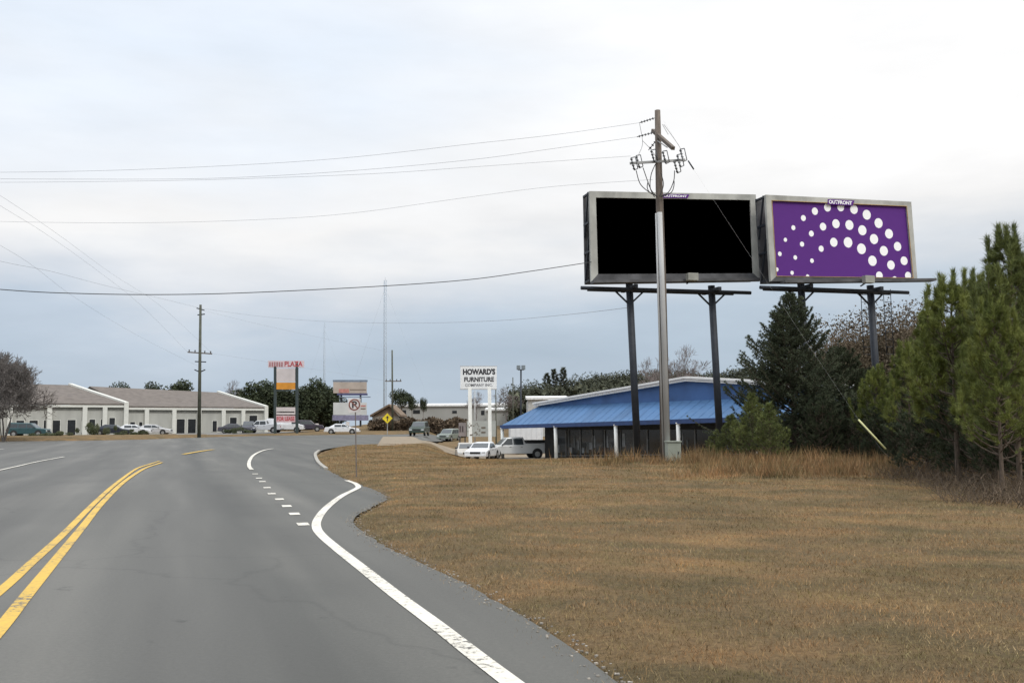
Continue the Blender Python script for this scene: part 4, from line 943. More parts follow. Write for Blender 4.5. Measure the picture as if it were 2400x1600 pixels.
    if dots:
        # clip to the face rectangle
        def inside(a_, b_): return a_
        cen = I[BL]; ax = (I[BR] - I[BL]); ay = (I[TL] - I[BL]); au = ax.normalized(); av = Vector((0, 0, 1)); Wd = ax.length; Hd = ay.length
        disc = MB()
        for (cx, cy, ry) in dots:
            cpx, cpy = 1740 + cx / 4.127, 420 + cy / 4.127; rp_ = ry / 4.127
            P_ = []
            for k in range(28):
                a_ = 2 * math.pi * k / 28; ex = math.cos(a_) * rp_ * .80; ey = math.sin(a_) * rp_; th = -.22
                P_.append((cpx + ex * math.cos(th) - ey * math.sin(th), cpy + ex * math.sin(th) + ey * math.cos(th)))
            # clip in the picture plane of the panel: right and bottom edges
            def clip(poly_, f):
                o2_ = []
                for i_ in range(len(poly_)):
                    a_, b_ = poly_[i_], poly_[(i_ + 1) % len(poly_)]; fa, fb = f(a_), f(b_)
                    if fa >= 0: o2_.append(a_)
                    if (fa >= 0) != (fb >= 0): t2 = fa / (fa - fb); o2_.append((a_[0] + (b_[0] - a_[0]) * t2, a_[1] + (b_[1] - a_[1]) * t2))
                return o2_
            def halfplane(p, q):
                return lambda s2: (q[0] - p[0]) * (s2[1] - p[1]) - (q[1] - p[1]) * (s2[0] - p[0])
            for p2, q2 in ((i4[0], i4[1]), (i4[1], i4[2]), (i4[2], i4[3]), (i4[3], i4[0])):
                P_ = clip(P_, halfplane(p2, q2))
                if not P_: break
            if len(P_) > 2: disc.prism([rl_(plane(*s2, .024)) for s2 in P_], nn * .003)
        disc.build('white_dots', white_v, face)
        m_ = MB()
        for a, b in ((TL, TR), (TR, BR), (BL, BR), (TL, BL)): m_.bar(rl_(I[a] - nn * .11), rl_(I[b] - nn * .11), .022, .022)
        m_.build('poster_edging', tan_edge, face)
    return e
DOTS = [(823, 274, 40), (951, 272, 40), (1079, 292, 45), (1203, 344, 48), (1317, 425, 48), (1418, 528, 47), (1501, 650, 44), (1564, 789, 42), (1603, 932, 37), (701, 310, 36), (590, 376, 29), (493, 469, 24), (416, 586, 20), (362, 722, 22), (334, 872, 20),
        (905, 431, 44), (1035, 443, 48), (1160, 494, 49), (1273, 579, 49), (1368, 693, 48), (1437, 830, 45), (1474, 966, 28), (780, 459, 38), (667, 526, 29), (577, 628, 25), (512, 757, 22), (481, 905, 20), (631, 940, 20),
        (884, 610, 44), (1022, 611, 51), (1152, 673, 52), (1258, 789, 50), (1325, 932, 40), (762, 672, 30), (673, 788, 22)]
billboard([(1380, 449), (1769, 457), (1778, 655), (1384, 661)], [(1395, 464), (1756, 470), (1763, 641), (1400, 643)], 44.3, 46.3, 1383, 1775, blackf,
          'billboard with a plain black face behind the grey utility pole', [(1489, .28), (1681, .28)], tag_px=(1553, 1616, 1622, 645, 455, 463.5, .015))
billboard([(1792, 457.5), (2132.5, 474), (2147, 655), (1804, 660)], [(1806, 471), (2121.6, 484.5), (2137, 652), (1817, 648)], 44.8, 46.9, 1802, 2144, purple,
          'purple billboard with an arc of white dots above the cedar', [(1890, .26), (2052, .26)], ladder=2052, ledge=(.5, .75), tag_px=(1940, 2003, 2035, 651, 467, 479, .05), dots=DOTS)

# ------------------------------------------------------------------ blue roofed store
blue_l = mat('blue_metal_roof', (.055, .135, .27), .6, var=.2, scale=.5, stretch=(1, 1, .2))
blue_d = mat('blue_painted_wall', (.042, .105, .255), .7, var=.2, scale=.6)
white_t = mat('white_trim', (.78, .77, .74), .6, var=.06)
post_m = mat('white_post_paint', (.80, .80, .75), .6, var=.08)
glass_m = mat('dark_glass', (.018, .020, .022), .12, var=.3, scale=.8, spec=.6)
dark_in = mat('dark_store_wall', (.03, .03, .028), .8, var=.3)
mull = mat('grey_mullion', (.22, .22, .21), .5)
E0 = Vector((-1.0, 86.6, 0)); dd = Vector((.564, -.826, 0)).normalized(); nb = Vector((.826, .564, 0)).normalized()
sroot = E0 + dd * 15; sroot.z = base(sroot.x, sroot.y)
store = empty('furniture_store', sroot, 'low store with a blue metal roof, white ridge trim and white porch posts', 'building')
def sp(t, s_, z): return tuple(E0 + dd * t + nb * s_ + Vector((0, 0, z)) - sroot)
T1 = 39.0; ze = lambda t: 1.72 + .014 * t
# porch roof (lighter blue slope) with hipped left end
def pent_top(t): return 3.42
m_ = MB(); th = .10
m_.hexa([sp(0, 0, ze(0) - th), sp(T1, 0, ze(T1) - th), sp(T1, 2.3, 3.42 - th), sp(2.4, 2.3, 3.35 - th), sp(0, 0, ze(0)), sp(T1, 0, ze(T1)), sp(T1, 2.3, 3.42), sp(2.4, 2.3, 3.35)])
porch = m_.build('porch_roof', blue_l, store)
m_ = MB(); k = 1.2
while k < T1 - .5:
    s1 = min(2.3, k / 2.4 * 2.3); m_.bar(sp(k, .03, ze(k) + .012), sp(k if k > 2.4 else k, s1, ze(k) + (3.4 - ze(k)) * s1 / 2.3 + .012), .02, .012); k += .9
m_.build('standing_seams', blue_l, porch)
m_ = MB(); m_.hexa([sp(0, 0, ze(0) - th), sp(2.4, 2.3, 3.35 - th), sp(2.4, 9, 3.35 - th), sp(0, 9, ze(0) - th), sp(0, 0, ze(0)), sp(2.4, 2.3, 3.35), sp(2.4, 9, 3.35), sp(0, 9, ze(0))]); m_.build('side_porch_roof', blue_l, store)
m_ = MB(); m_.hexa([sp(-.06, -.07, ze(0) - .28), sp(T1, -.07, ze(T1) - .28), sp(T1, .03, ze(T1) - .28), sp(-.06, .03, ze(0) - .28), sp(-.06, -.07, ze(0) + .03), sp(T1, -.07, ze(T1) + .03), sp(T1, .03, ze(T1) + .03), sp(-.06, .03, ze(0) + .03)]); m_.build('fascia', mat('blue_fascia', (.02, .05, .15), .5), store)
TP, ZP, ZL = 20.6, 4.78, 3.36
m_ = MB(); m_.prism([sp(2.4, 2.3, 3.2), sp(T1 - 1, 2.3, 3.2), sp(T1 - 1, 2.3, ZL), sp(TP, 2.3, ZP), sp(2.4, 2.3, ZL)], nb * .15); m_.build('gable_wall', blue_d, store)
for (a, za, b, zb_) in ((2.1, ZL, TP, ZP), (TP, ZP, T1 - .7, ZL)):
    m_ = MB(); m_.hexa([sp(a, 2.0, za - .02), sp(b, 2.0, zb_ - .02), sp(b, 2.3, zb_ - .02), sp(a, 2.3, za - .02), sp(a, 2.0, za + .20), sp(b, 2.0, zb_ + .20), sp(b, 2.3, zb_ + .20), sp(a, 2.3, za + .20)]); m_.build('rake_trim', white_t, store)
    m_ = MB(); m_.hexa([sp(a, 1.86, za + .17), sp(b, 1.86, zb_ + .17), sp(b, 2.35, zb_ + .21), sp(a, 2.35, za + .21), sp(a, 1.86, za + .31), sp(b, 1.86, zb_ + .31), sp(b, 2.35, zb_ + .32), sp(a, 2.35, za + .32)]); m_.build('rake_cap', white_t, store)
m_ = MB(); m_.hexa([sp(2.1, 2.3, ZL), sp(TP, 2.3, ZP), sp(TP, 30, ZP), sp(2.1, 30, ZL), sp(2.1, 2.3, ZL + .15), sp(TP, 2.3, ZP + .15), sp(TP, 30, ZP + .15), sp(2.1, 30, ZL + .15)])
m_.hexa([sp(TP, 2.3, ZP), sp(T1, 2.3, ZL), sp(T1, 30, ZL), sp(TP, 30, ZP), sp(TP, 2.3, ZP + .15), sp(T1, 2.3, ZL + .15), sp(T1, 30, ZL + .15), sp(TP, 30, ZP + .15)]); m_.build('main_roof', white_t, store)
for k, (t_, lean) in enumerate([(0.05, .1), (7.75, .12), (15.2, .12), (21.8, .12), (28.8, .1), (35.8, .1)]):
    p = Vector(sp(t_, .1, 0)) + sroot; z0 = base(p.x, p.y) - .1
    m_ = MB(); m_.tube([sp(t_ + lean * .6, .1, z0), sp(t_, .1, ze(t_) - .2)], .145, 12); m_.tube([sp(t_, .1, ze(t_) - .34), sp(t_, .1, ze(t_) - .2)], [.145, .2], 12); m_.build('porch_post', post_m, store)
# shop front
zfl = lambda t: base((E0 + dd * t + nb * 2.5).x, (E0 + dd * t + nb * 2.5).y) - .1
WS = 2.55
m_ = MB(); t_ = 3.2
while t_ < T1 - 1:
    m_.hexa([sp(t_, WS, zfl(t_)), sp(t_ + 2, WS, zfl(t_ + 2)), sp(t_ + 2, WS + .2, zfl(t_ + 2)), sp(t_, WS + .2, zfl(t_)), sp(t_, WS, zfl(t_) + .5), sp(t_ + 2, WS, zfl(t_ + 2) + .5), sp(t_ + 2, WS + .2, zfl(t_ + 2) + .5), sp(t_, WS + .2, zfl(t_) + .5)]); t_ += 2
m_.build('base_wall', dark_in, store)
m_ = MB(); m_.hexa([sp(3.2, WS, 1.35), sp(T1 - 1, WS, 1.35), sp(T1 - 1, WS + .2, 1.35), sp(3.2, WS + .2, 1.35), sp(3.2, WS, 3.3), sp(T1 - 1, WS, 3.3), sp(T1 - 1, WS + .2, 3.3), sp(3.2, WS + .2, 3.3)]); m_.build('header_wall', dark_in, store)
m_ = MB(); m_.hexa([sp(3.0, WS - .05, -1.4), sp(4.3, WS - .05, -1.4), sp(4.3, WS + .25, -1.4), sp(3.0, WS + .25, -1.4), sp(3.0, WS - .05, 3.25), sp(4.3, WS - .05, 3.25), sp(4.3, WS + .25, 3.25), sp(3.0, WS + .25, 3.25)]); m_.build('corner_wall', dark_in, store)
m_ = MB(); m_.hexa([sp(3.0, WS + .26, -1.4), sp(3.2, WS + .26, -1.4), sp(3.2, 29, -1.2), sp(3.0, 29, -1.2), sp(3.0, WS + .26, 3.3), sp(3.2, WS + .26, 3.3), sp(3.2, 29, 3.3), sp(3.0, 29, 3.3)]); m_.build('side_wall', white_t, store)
# shop windows: opaque dark panes, with painted reflections and blinds on them
rndf = random.Random(3)
t_ = 4.35
wi = 0
while t_ < T1 - 2.5:
    w_ = 1.55; z0 = zfl(t_ + w_ / 2) + .5
    pane = MB(); pane.hexa([sp(t_ + .05, WS + .08, z0 + .04), sp(t_ + w_ - .05, WS + .08, z0 + .04), sp(t_ + w_ - .05, WS + .11, z0 + .04), sp(t_ + .05, WS + .11, z0 + .04), sp(t_ + .05, WS + .08, 1.33), sp(t_ + w_ - .05, WS + .08, 1.33), sp(t_ + w_ - .05, WS + .11, 1.33), sp(t_ + .05, WS + .11, 1.33)])
    fr = MB()
    for u in (t_, t_ + w_ - .04): fr.hexa([sp(u, WS, z0), sp(u + .04, WS, z0), sp(u + .04, WS + .14, z0), sp(u, WS + .14, z0), sp(u, WS, 1.35), sp(u + .04, WS, 1.35), sp(u + .04, WS + .14, 1.35), sp(u, WS + .14, 1.35)])
    fr.hexa([sp(t_ + .04, WS, z0), sp(t_ + w_ - .04, WS, z0), sp(t_ + w_ - .04, WS + .14, z0), sp(t_ + .04, WS + .14, z0), sp(t_ + .04, WS, z0 + .05), sp(t_ + w_ - .04, WS, z0 + .05), sp(t_ + w_ - .04, WS + .14, z0 + .05), sp(t_ + .04, WS + .14, z0 + .05)])
    f_ = fr.build('window', mull, store); pane.build('pane', glass_m, f_)
    for rep_ in range(rndf.choice((0, 1, 1, 2, 3))):
        # blinds, plus reflections and indoor light painted as pale pieces before the glass
        u0 = t_ + .06 + (rep_ * .5 + rndf.uniform(0, .2)); zz0 = z0 + rndf.uniform(.2, .7); ww_ = rndf.uniform(.08, .40); hh_ = rndf.uniform(.3, 1.0)
        m_ = MB(); m_.hexa([sp(u0, WS + .05, zz0), sp(u0 + ww_, WS + .05, zz0), sp(u0 + ww_, WS + .075, zz0), sp(u0, WS + .075, zz0), sp(u0, WS + .05, zz0 + hh_), sp(u0 + ww_, WS + .05, zz0 + hh_), sp(u0 + ww_, WS + .075, zz0 + hh_), sp(u0, WS + .075, zz0 + hh_)])
        m_.build('blind_reflection', mat('pale_blind_reflection', (.24, .25, .25), .7, var=.3) if rep_ % 2 == 0 else mat('grey_reflection', (.10, .105, .10), .7, var=.3), f_)
    t_ += w_ + (.0 if wi % 4 else .35); wi += 1
# porch slab
m_ = MB(); k = 0
while k < T1:
    a0, a1 = k, min(T1, k + 2.5); q = [sp(a0, -.5, 0), sp(a1, -.5, 0), sp(a1, WS, 0), sp(a0, WS, 0)]
    zz_ = [base(v[0] + sroot.x, v[1] + sroot.y) - sroot.z for v in q]
    zz_ = [zz_[0], zz_[1], zz_[1], zz_[0]]
    m_.hexa([(v[0], v[1], z - .3) for v, z in zip(q, zz_)] + [(v[0], v[1], z + .17) for v, z in zip(q, zz_)]); k += 2.5
m_.build('porch_slab', mat('porch_concrete', (.30, .29, .27), .9), store)
# trailer / white box seen under the porch
def boxtruck(px, D, rz, label):
    p = foot(px, D, 0.1); e = empty('box_trailer', p, label, 'trailer', rz=rz); wm = mat('trailer_white', (.62, .63, .64), .5, var=.06)
    MB().box((0, 0, 2.0), (3.3, 2.3, 2.3)).build('cargo_box', wm, e, bevel=.04); m_ = MB()
    for k in range(7): m_.box((-1.56 + k * .52, -1.17, 2.0), (.03, .03, 2.1))
    m_.build('side_ribs', wm, e)
    for x_ in (-.9, -.05): MB().tube([(x_, -1.1, .45), (x_, -.8, .45)], .45, 14).build('wheel', cablem, e)
    MB().bar((1.6, 0, .9), (2.6, 0, .6), .15).build('tow_bar', darks, e); return e
boxtruck(1232, 101, .05, 'white box trailer parked behind the silver pickup')

# ------------------------------------------------------------------ vehicles
tyre_m = mat('tyre_rubber', (.022, .022, .022), .85); rim_m = mat('alloy_rim', (.38, .38, .37), .35, .6); chrome = mat('chrome', (.5, .5, .5), .25, .8)
vglass = mat('vehicle_glass', (.035, .042, .045), .08, var=.1, spec=.7); hl_m = mat('headlight_lens', (.55, .57, .58), .15); tl_m = mat('tail_lens', (.30, .02, .015), .25); grille_m = mat('grille_black', (.02, .02, .02), .6)
KV = {
 'sedan': dict(L=4.7, W=1.78, low=[(2.3, .28), (2.36, .5), (2.28, .72), (1.05, .92), (-1.65, .97), (-2.25, .93), (-2.36, .6), (-2.28, .3)], gh=[(1.15, .90), (.35, 1.36), (-.85, 1.42), (-1.75, .95)], wx=(1.42, -1.42), wr=.32, win=[(.95, -.02), (-.08, -.98)]),
 'suv': dict(L=4.7, W=1.85, low=[(2.28, .35), (2.36, .6), (2.26, .95), (1.1, 1.05), (-2.25, 1.1), (-2.36, .7), (-2.3, .35)], gh=[(1.2, 1.03), (.45, 1.66), (-1.95, 1.74), (-2.28, 1.08)], wx=(1.42, -1.42), wr=.36, win=[(1.0, .05), (-.02, -.95), (-1.03, -1.95)]),
 'pickup': dict(L=5.7, W=1.95, low=[(2.8, .42), (2.86, .7), (2.8, 1.05), (1.4, 1.15), (-.8, 1.2), (-.82, 1.3), (-2.82, 1.32), (-2.88, .55), (-2.8, .45)], gh=[(1.5, 1.13), (.8, 1.80), (-.6, 1.84), (-.84, 1.2)], wx=(1.85, -1.8), wr=.39, win=[(1.28, .36), (.28, -.62)]),
 'van': dict(L=5.5, W=1.98, low=[(2.7, .4), (2.75, .7), (2.6, 1.05), (2.0, 1.18), (-2.7, 1.2), (-2.75, .5)], gh=[(2.05, 1.16), (1.35, 1.98), (-2.62, 2.06), (-2.7, 1.18)], wx=(1.75, -1.7), wr=.37, win=[(1.85, 1.0)]),
}
def vehicle(kind, name, label, cat, px, D, yaw, color, group=None, bed=None, dz=0, loc=None, dx=0):
    k = KV[kind]; p = loc if loc is not None else foot(px, D, .14 + dz); e = empty(name, p, label, cat, group, yaw)
    pm = mat('paint_%.2f_%.2f_%.2f' % color, color, .3, .15, var=.05, scale=1.2, spec=.6); w = k['W'] / 2
    m_ = MB(); low = k['low']; m_.prism([(x, -w, z) for x, z in low], (0, 2 * w, 0)); body = m_.build('body', pm, e, bevel=.07)
    gh = k['gh']; z0 = gh[0][1]; zt = max(z for _, z in gh); tp = .16
    hw = lambda z: w - .07 - tp * (z - z0) / (zt - z0)
    m_ = MB(); n = len(gh); P = [(x, -hw(z), z) for x, z in gh] + [(x, hw(z), z) for x, z in gh]; m_.v = P
    m_.f = [[0, 1, 2, 3], [7, 6, 5, 4], [0, 4, 5, 1], [1, 5, 6, 2], [2, 6, 7, 3], [3, 7, 4, 0]]; m_.sm = [False] * 6; m_.build('cabin', pm, e, bevel=.05)
    (xa, za), (xb, zb_), (xc, zc), (xd, zd) = gh
    fa = lambda f: (xa + (xb - xa) * f, za + (zb_ - za) * f); fd = lambda f: (xd + (xc - xd) * f, zd + (zc - zd) * f)
    def pane(nm, x0, z0_, x1, z1_, off_):
        nrm = Vector((z1_ - z0_, 0, -(x1 - x0))).normalized() * off_
        m2 = MB(); q = [(x0, -hw(z0_) + .1, z0_), (x0, hw(z0_) - .1, z0_), (x1, hw(z1_) - .08, z1_), (x1, -hw(z1_) + .08, z1_)]; m2.prism([Vector(v) + nrm for v in q], -nrm * .5); m2.build(nm, vglass, e)
    a, b = fa(.12), fa(.9); pane('windshield', a[0], a[1], b[0], b[1], .014)
    a, b = fd(.2), fd(.86); pane('rear_window', a[0], a[1], b[0], b[1], -.014)
    zlo = za + .06; zhi = min(zb_, zc) - .09
    for s_ in (-1, 1):
        for (x0, x1) in k['win']:
            # slant the outer ends to follow the pillars
            def cl(x, z):
                fr_ = (z - za) / (zb_ - za); fr2 = (z - zd) / (zc - zd); return max(xd + (xc - xd) * fr2 + .12, min(xa + (xb - xa) * fr_ - .12, x))
            q = [(cl(x0, zlo), zlo), (cl(x1, zlo), zlo), (cl(x1, zhi), zhi), (cl(x0, zhi), zhi)]
            m2 = MB(); m2.prism([(x, s_ * (hw(z) + .010), z) for x, z in q], (0, -s_ * .008, 0)); m2.build('side_window', vglass, e)
            m2 = MB(); m2.box(((x0 + x1) / 2 - .25, s_ * (w + .012), za - .12), (.16, .03, .035)); m2.build('door_handle', grille_m, e)
    for x_ in k['wx']:
        for s_ in (-1, 1):
            r_ = k['wr']; m2 = MB(); m2.tube([(x_, s_ * (w - .02), r_ + .04), (x_, s_ * (w + .006), r_ + .04)], r_ + .07, 20); m2.build('wheel_arch', grille_m, e)
            wh = MB(); wh.tube([(x_, s_ * (w - .18), r_), (x_, s_ * (w - .02), r_), (x_, s_ * (w + .025), r_)], [r_, r_, r_ - .03], 20); who = wh.build('wheel', tyre_m, e)
            m2 = MB(); m2.tube([(x_, s_ * (w + .02), r_), (x_, s_ * (w + .035), r_)], r_ * .6, 14); m2.build('rim', rim_m, who)
    xf = max(x for x, _ in low); zf = low[1][1]; xr_ = min(x for x, _ in low)
    MB().box((xf - .02, 0, zf - .12), (.14, 2 * w - .06, .16)).build('front_bumper', chrome if kind == 'pickup' else pm, e, bevel=.03)
    MB().box((xr_ + .02, 0, zf - .1), (.14, 2 * w - .06, .16)).build('rear_bumper', chrome if kind == 'pickup' else pm, e, bevel=.03)
    MB().box((xf - .02, 0, zf + .1), (.07, w * .95, .16)).build('grille', grille_m, e)
    for s_ in (-1, 1):
        MB().box((xf - .045, s_ * (w - .22), zf + .12), (.09, .32, .15)).build('headlight', hl_m, e, bevel=.02)
        MB().box((xr_ + .035, s_ * (w - .12), zf + .2), (.07, .18, .26)).build('tail_light', tl_m, e, bevel=.02)
        MB().box((gh[0][0] - .25, s_ * (w + .06), za + .1), (.1, .16, .12)).build('wing_mirror', grille_m, e, bevel=.02)
    if bed: MB().box((-1.82, 0, 1.44), (1.9, 1.6, .28)).build('bed_cover', mat('black_cover', (.02, .02, .02), .6), e, bevel=.06)
    return e
silver = (.58, .59, .58); whitec = (.70, .71, .72)
vehicle('pickup', 'pickup_truck', 'silver crew cab pickup with a black bed cover under the end of the blue roof', 'pickup truck', 1205, 86, math.pi + .25, silver, bed=True)
vehicle('sedan', 'parked_car', 'white car with its nose to the camera left of the silver pickup', 'car', 1131, 80.5, -math.pi / 2 - .22, whitec)
vehicle('sedan', 'parked_car', 'tan car half hidden behind the left side of the white car', 'car', 1094, 84.0, -math.pi / 2 + .1, (.46, .43, .38))
vehicle('suv', 'moving_car', 'dark green car on the road beyond the grass', 'car', 983, 120, -math.pi / 2 - .06, (.035, .055, .04), dz=-.13)
vehicle('suv', 'moving_car', 'grey green minivan further along the road', 'minivan', 1052, 138, -math.pi / 2 - .3, (.20, .23, .20), dz=-.13)
GC = 'vehicles parked by the plaza'
vehicle('sedan', 'parked_car', 'long white car parked right of the plaza sign', 'car', 802, 137, .05, whitec, GC, dz=-.1)
vehicle('van', 'parked_van', 'white van parked between the legs of the plaza sign', 'van', 668, 147, .1, whitec, GC)
vehicle('pickup', 'parked_pickup', 'white pickup parked left of the plaza sign legs', 'pickup truck', 617, 146, math.pi - .1, whitec, GC)
vehicle('suv', 'parked_car', 'dark vehicle parked right of the plaza sign legs', 'car', 720, 150, .2, (.05, .04, .06), GC)
vehicle('suv', 'parked_car', 'dark blue grey car nearest the white pickup', 'car', 582, 146, -1.3, (.05, .055, .075), GC)
vehicle('sedan', 'parked_car', 'dark car parked by the last plaza doorway', 'car', 550, 144, .2, (.06, .06, .075), GC)
vehicle('sedan', 'parked_car', 'navy car parked right of the dense dark hedge', 'car', 264, 129, .1, (.03, .035, .05), GC)
vehicle('sedan', 'parked_car', 'white car parked under the double gable walls', 'car', 312, 130, .1, whitec, GC)
vehicle('sedan', 'parked_car', 'silver car parked left of the tall crossarm pole', 'car', 358, 131, .1, (.5, .5, .5), GC)
vehicle('suv', 'parked_car', 'teal vehicle parked at the far left of the plaza', 'car', 66, 122, .1, (.03, .08, .09), GC)

# ------------------------------------------------------------------ white plaza on the left
pw = mat('painted_block_wall', (.41, .41, .375), .85, var=.16, scale=.7, stretch=(1, 1, .25), detail=8); ptrim = mat('plaza_trim', (.60, .60, .55), .8, var=.06); proof = mat('brown_shingle', (.135, .115, .10), .95, var=.18, scale=1.2); pdark = mat('plaza_glass', (.02, .022, .024), .2, var=.2); pband = mat('soffit_band', (.20, .20, .18), .85)
def plaza(name, label, pxL, DL, pxR, DR, eL, eR, ridgeL, ridgeR, back, openings, pil, gable_left):
    A = ground(pxL, DL); B = ground(pxR, DR); u = Vector((B.x - A.x, B.y - A.y, 0)); Wd = u.length; u.normalize(); n = Vector((-u.y, u.x, 0)); z0 = min(A.z, B.z) - .2
    e = empty(name, A, label, 'building', 'white plaza buildings'); q = lambda p: tuple(Vector(p) - A)
    zt = (at(pxL, eL, DL).z + at(pxR, eR, DR).z) / 2
    def W_(s_, d_, z): return q(Vector((A.x, A.y, 0)) + u * s_ + n * d_ + Vector((0, 0, z)))
    def bx(nm, s0, s1, d0, d1, z0_, z1_, m, par=e):
        m_ = MB(); m_.hexa([W_(s0, d0, z0_), W_(s1, d0, z0_), W_(s1, d1, z0_), W_(s0, d1, z0_), W_(s0, d0, z1_), W_(s1, d0, z1_), W_(s1, d1, z1_), W_(s0, d1, z1_)]); return m_.build(nm, m, par)
    bx('wall', 0, Wd, 0, back, z0, zt - .3, pw)
    bx('fascia', -.15, Wd + .15, -.35, -.02, zt - .3, zt, ptrim)
    bx('soffit_band', 0, Wd, -.03, -.003, zt - .75, zt - .31, pband)
    # sloping roof up to the ridge, sheared with the gable walls
    RL = at(ridgeL[0], ridgeL[1], DL + 7); RR = at(ridgeR[0], ridgeR[1], DR + 7)
    a, b = Vector((W_(-.1, -.36, zt + .02))) + A, Vector((W_(Wd + .1, -.36, zt + .02))) + A
    m_ = MB(); dz = Vector((0, 0, .2)); m_.hexa([q(a), q(b), q(RR), q(RL), q(a + dz), q(b + dz), q(RR + dz), q(RL + dz)])
    bk = n * 9 + Vector((0, 0, -(RL.z - zt) * .8)); m_.hexa([q(RL), q(RR), q(RR + bk), q(RL + bk), q(RL + dz), q(RR + dz), q(RR + bk + dz), q(RL + bk + dz)]); m_.build('roof', proof, e)
    # gable fin following the roof slope on the right end
    for side, (c0, rdg) in (('r', (b, RR)),):
        dir_ = u * .5; lift = Vector((0, 0, .45)); m_ = MB(); c_ = c0 - u * .1; g_ = rdg
        m_.hexa([q(c_ - Vector((0, 0, .25))), q(c_ + dir_ - Vector((0, 0, .25))), q(g_ + dir_), q(g_), q(c_ + lift), q(c_ + dir_ + lift), q(g_ + dir_ + lift), q(g_ + lift)]); m_.build('gable_fin', ptrim, e)
        bx('end_pilaster', Wd - .1, Wd + .5, -.5, .3, z0, zt + .4, ptrim)
    for f in pil: bx('pilaster', f * Wd - .3, f * Wd + .3, -.42, -.004, z0, zt - .31, ptrim)
    for (f0, f1, h0, h1) in openings:
        zz0 = A.z + (B.z - A.z) * f0; fr_ = bx('window' if h0 > .05 else 'door', f0 * Wd, f1 * Wd, -.05, -.005, zz0 + h0, zz0 + h1, ptrim)
        n_ = max(1, round((f1 - f0) * Wd / 1.1)); ww = (f1 - f0) * Wd / n_
        for k in range(n_): bx('pane', f0 * Wd + k * ww + .1, f0 * Wd + (k + 1) * ww - .1, -.09, -.052, zz0 + h0 + .06, zz0 + h1 - .06, pdark, fr_)
    return e
plaza('shopping_plaza', 'left wing of the white plaza with brown roof behind the leafless tree', -60, 131, 290, 141, 946, 951, (-60, 900), (160, 905), 12,
      [(.26, .32, .0, 2.2), (.345, .41, .2, 2.2), (.44, .465, .0, 2.2), (.5, .56, .0, 2.2), (.6, .665, .0, 2.25), (.70, .72, .4, 2.0), (.75, .80, .9, 2.3), (.83, .87, .9, 2.3), (.89, .94, .9, 2.5)], [.02, .22, .48, .72, .86], True)
plaza('shopping_plaza', 'right wing of the white plaza with brown roof behind the crossarm pole', 296, 143, 618, 157, 952, 960, (210, 908), (508, 922), 12,
      [(.02, .06, .9, 1.9), (.08, .11, .9, 1.9), (.34, .405, .0, 2.3), (.42, .485, .0, 2.3), (.60, .64, .3, 2.0), (.73, .79, .0, 2.5), (.88, .95, .9, 2.8)], [.13, .32, .50, .68, .83], True)
# hedges before the plaza
for k, (px, D, w_, lb) in enumerate([(300, 124, 1.6, 'low hedge before the double gable walls'), (560, 138, 1.6, 'low green hedge before the parked dark cars'), (120, 119, 2, 'low green hedge at the far left verge'), (228, 126, 2.4, 'dense dark hedge left of the navy car')]):
    V_, F_ = leafy(1.0, 2.6 * w_, 3200, .10, 0, 12, .02)[1]; V_[:, 2] *= .8
    o = tag(np_obj('hedge', V_, F_, mat('hedge_leaves', (.05, .065, .03), .9, col2=(.10, .11, .055), island=.3, scale=.8)), lb, 'hedge', 'low hedges by the plaza'); o.location = foot(px, D, .1); o.scale = (1.2, .8, 2.0) if px == 228 else (1.6, .8, 1)

# plaza pylon sign
p = foot(671, 140); e = empty('plaza_sign', p, 'tall two legged plaza sign with an orange panel and red lettering', 'sign')
D = 140; sg_white = mat('sign_face_white', (.55, .50, .49), .6, var=.1, scale=.8); red_l = mat('sign_red', (.45, .06, .07), .6); pinkw = mat('sign_pinkish', (.60, .50, .52), .6, var=.08)
def q(px, py, dd_=0): return tuple(at(px, py, D + dd_) - p)
for px in (645, 696): m_ = MB(); m_.bar(q(px, 1020), q(px, 858 if px < 650 else 850), .34); m_.build('leg', mat('sign_leg', (.03, .045, .045), .6), e)
def panel(nm, x0, x1, y0, y1, m, par=None, th=.35, Dp=None):
    par = par or e
    m_ = MB(); m_.prism([q(x0, y1, -.15), q(x1, y1, -.15), q(x1, y0, -.15), q(x0, y0, -.15)], (0, th, 0)); return m_.build(nm, m, par)
tp_ = panel('name_panel', 628, 712, 845, 861, pinkw)
text_obj('PLAZA', 'lettering', red_l, tp_, q(667, 858.5, -.17), (1, 0, 0), (0, 0, 1), Vector(q(709, 858)).x - Vector(q(667, 858)).x, .72, .02)
m_ = MB()
for k in range(6): m_.prism([q(631 + k * 5.6, 859, -.16), q(634.5 + k * 5.6, 859, -.16), q(634.5 + k * 5.6, 848, -.16), q(631 + k * 5.6, 848, -.16)], (0, -.02, 0))
m_.build('worn_letters', mat('worn_red', (.36, .16, .17), .7), tp_)
panel('tenant_panel', 648, 692, 863, 894, sg_white); panel('orange_panel', 648, 692, 896, 912, mat('sign_orange', (.62, .26, .025), .6, var=.15, scale=1))
panel('cross_rail', 645, 696, 913.5, 916, mat('sign_leg', (.03, .045, .045)), th=.2)
lp_ = panel('lower_panel', 646, 692, 954, 971, sg_white); rp2 = panel('leasing_panel', 646, 692, 973, 989, mat('sign_pink', (.55, .38, .40), .6))
text_obj('FOR LEASE', 'lettering', red_l, rp2, q(649, 985.5, -.17), (1, 0, 0), (0, 0, 1), Vector(q(690, 985)).x - Vector(q(649, 985)).x, .55, .03)
panel('grey_stripe', 648, 690, 964, 966.5, mat('sign_grey', (.3, .28, .28), .6), lp_, th=.02)
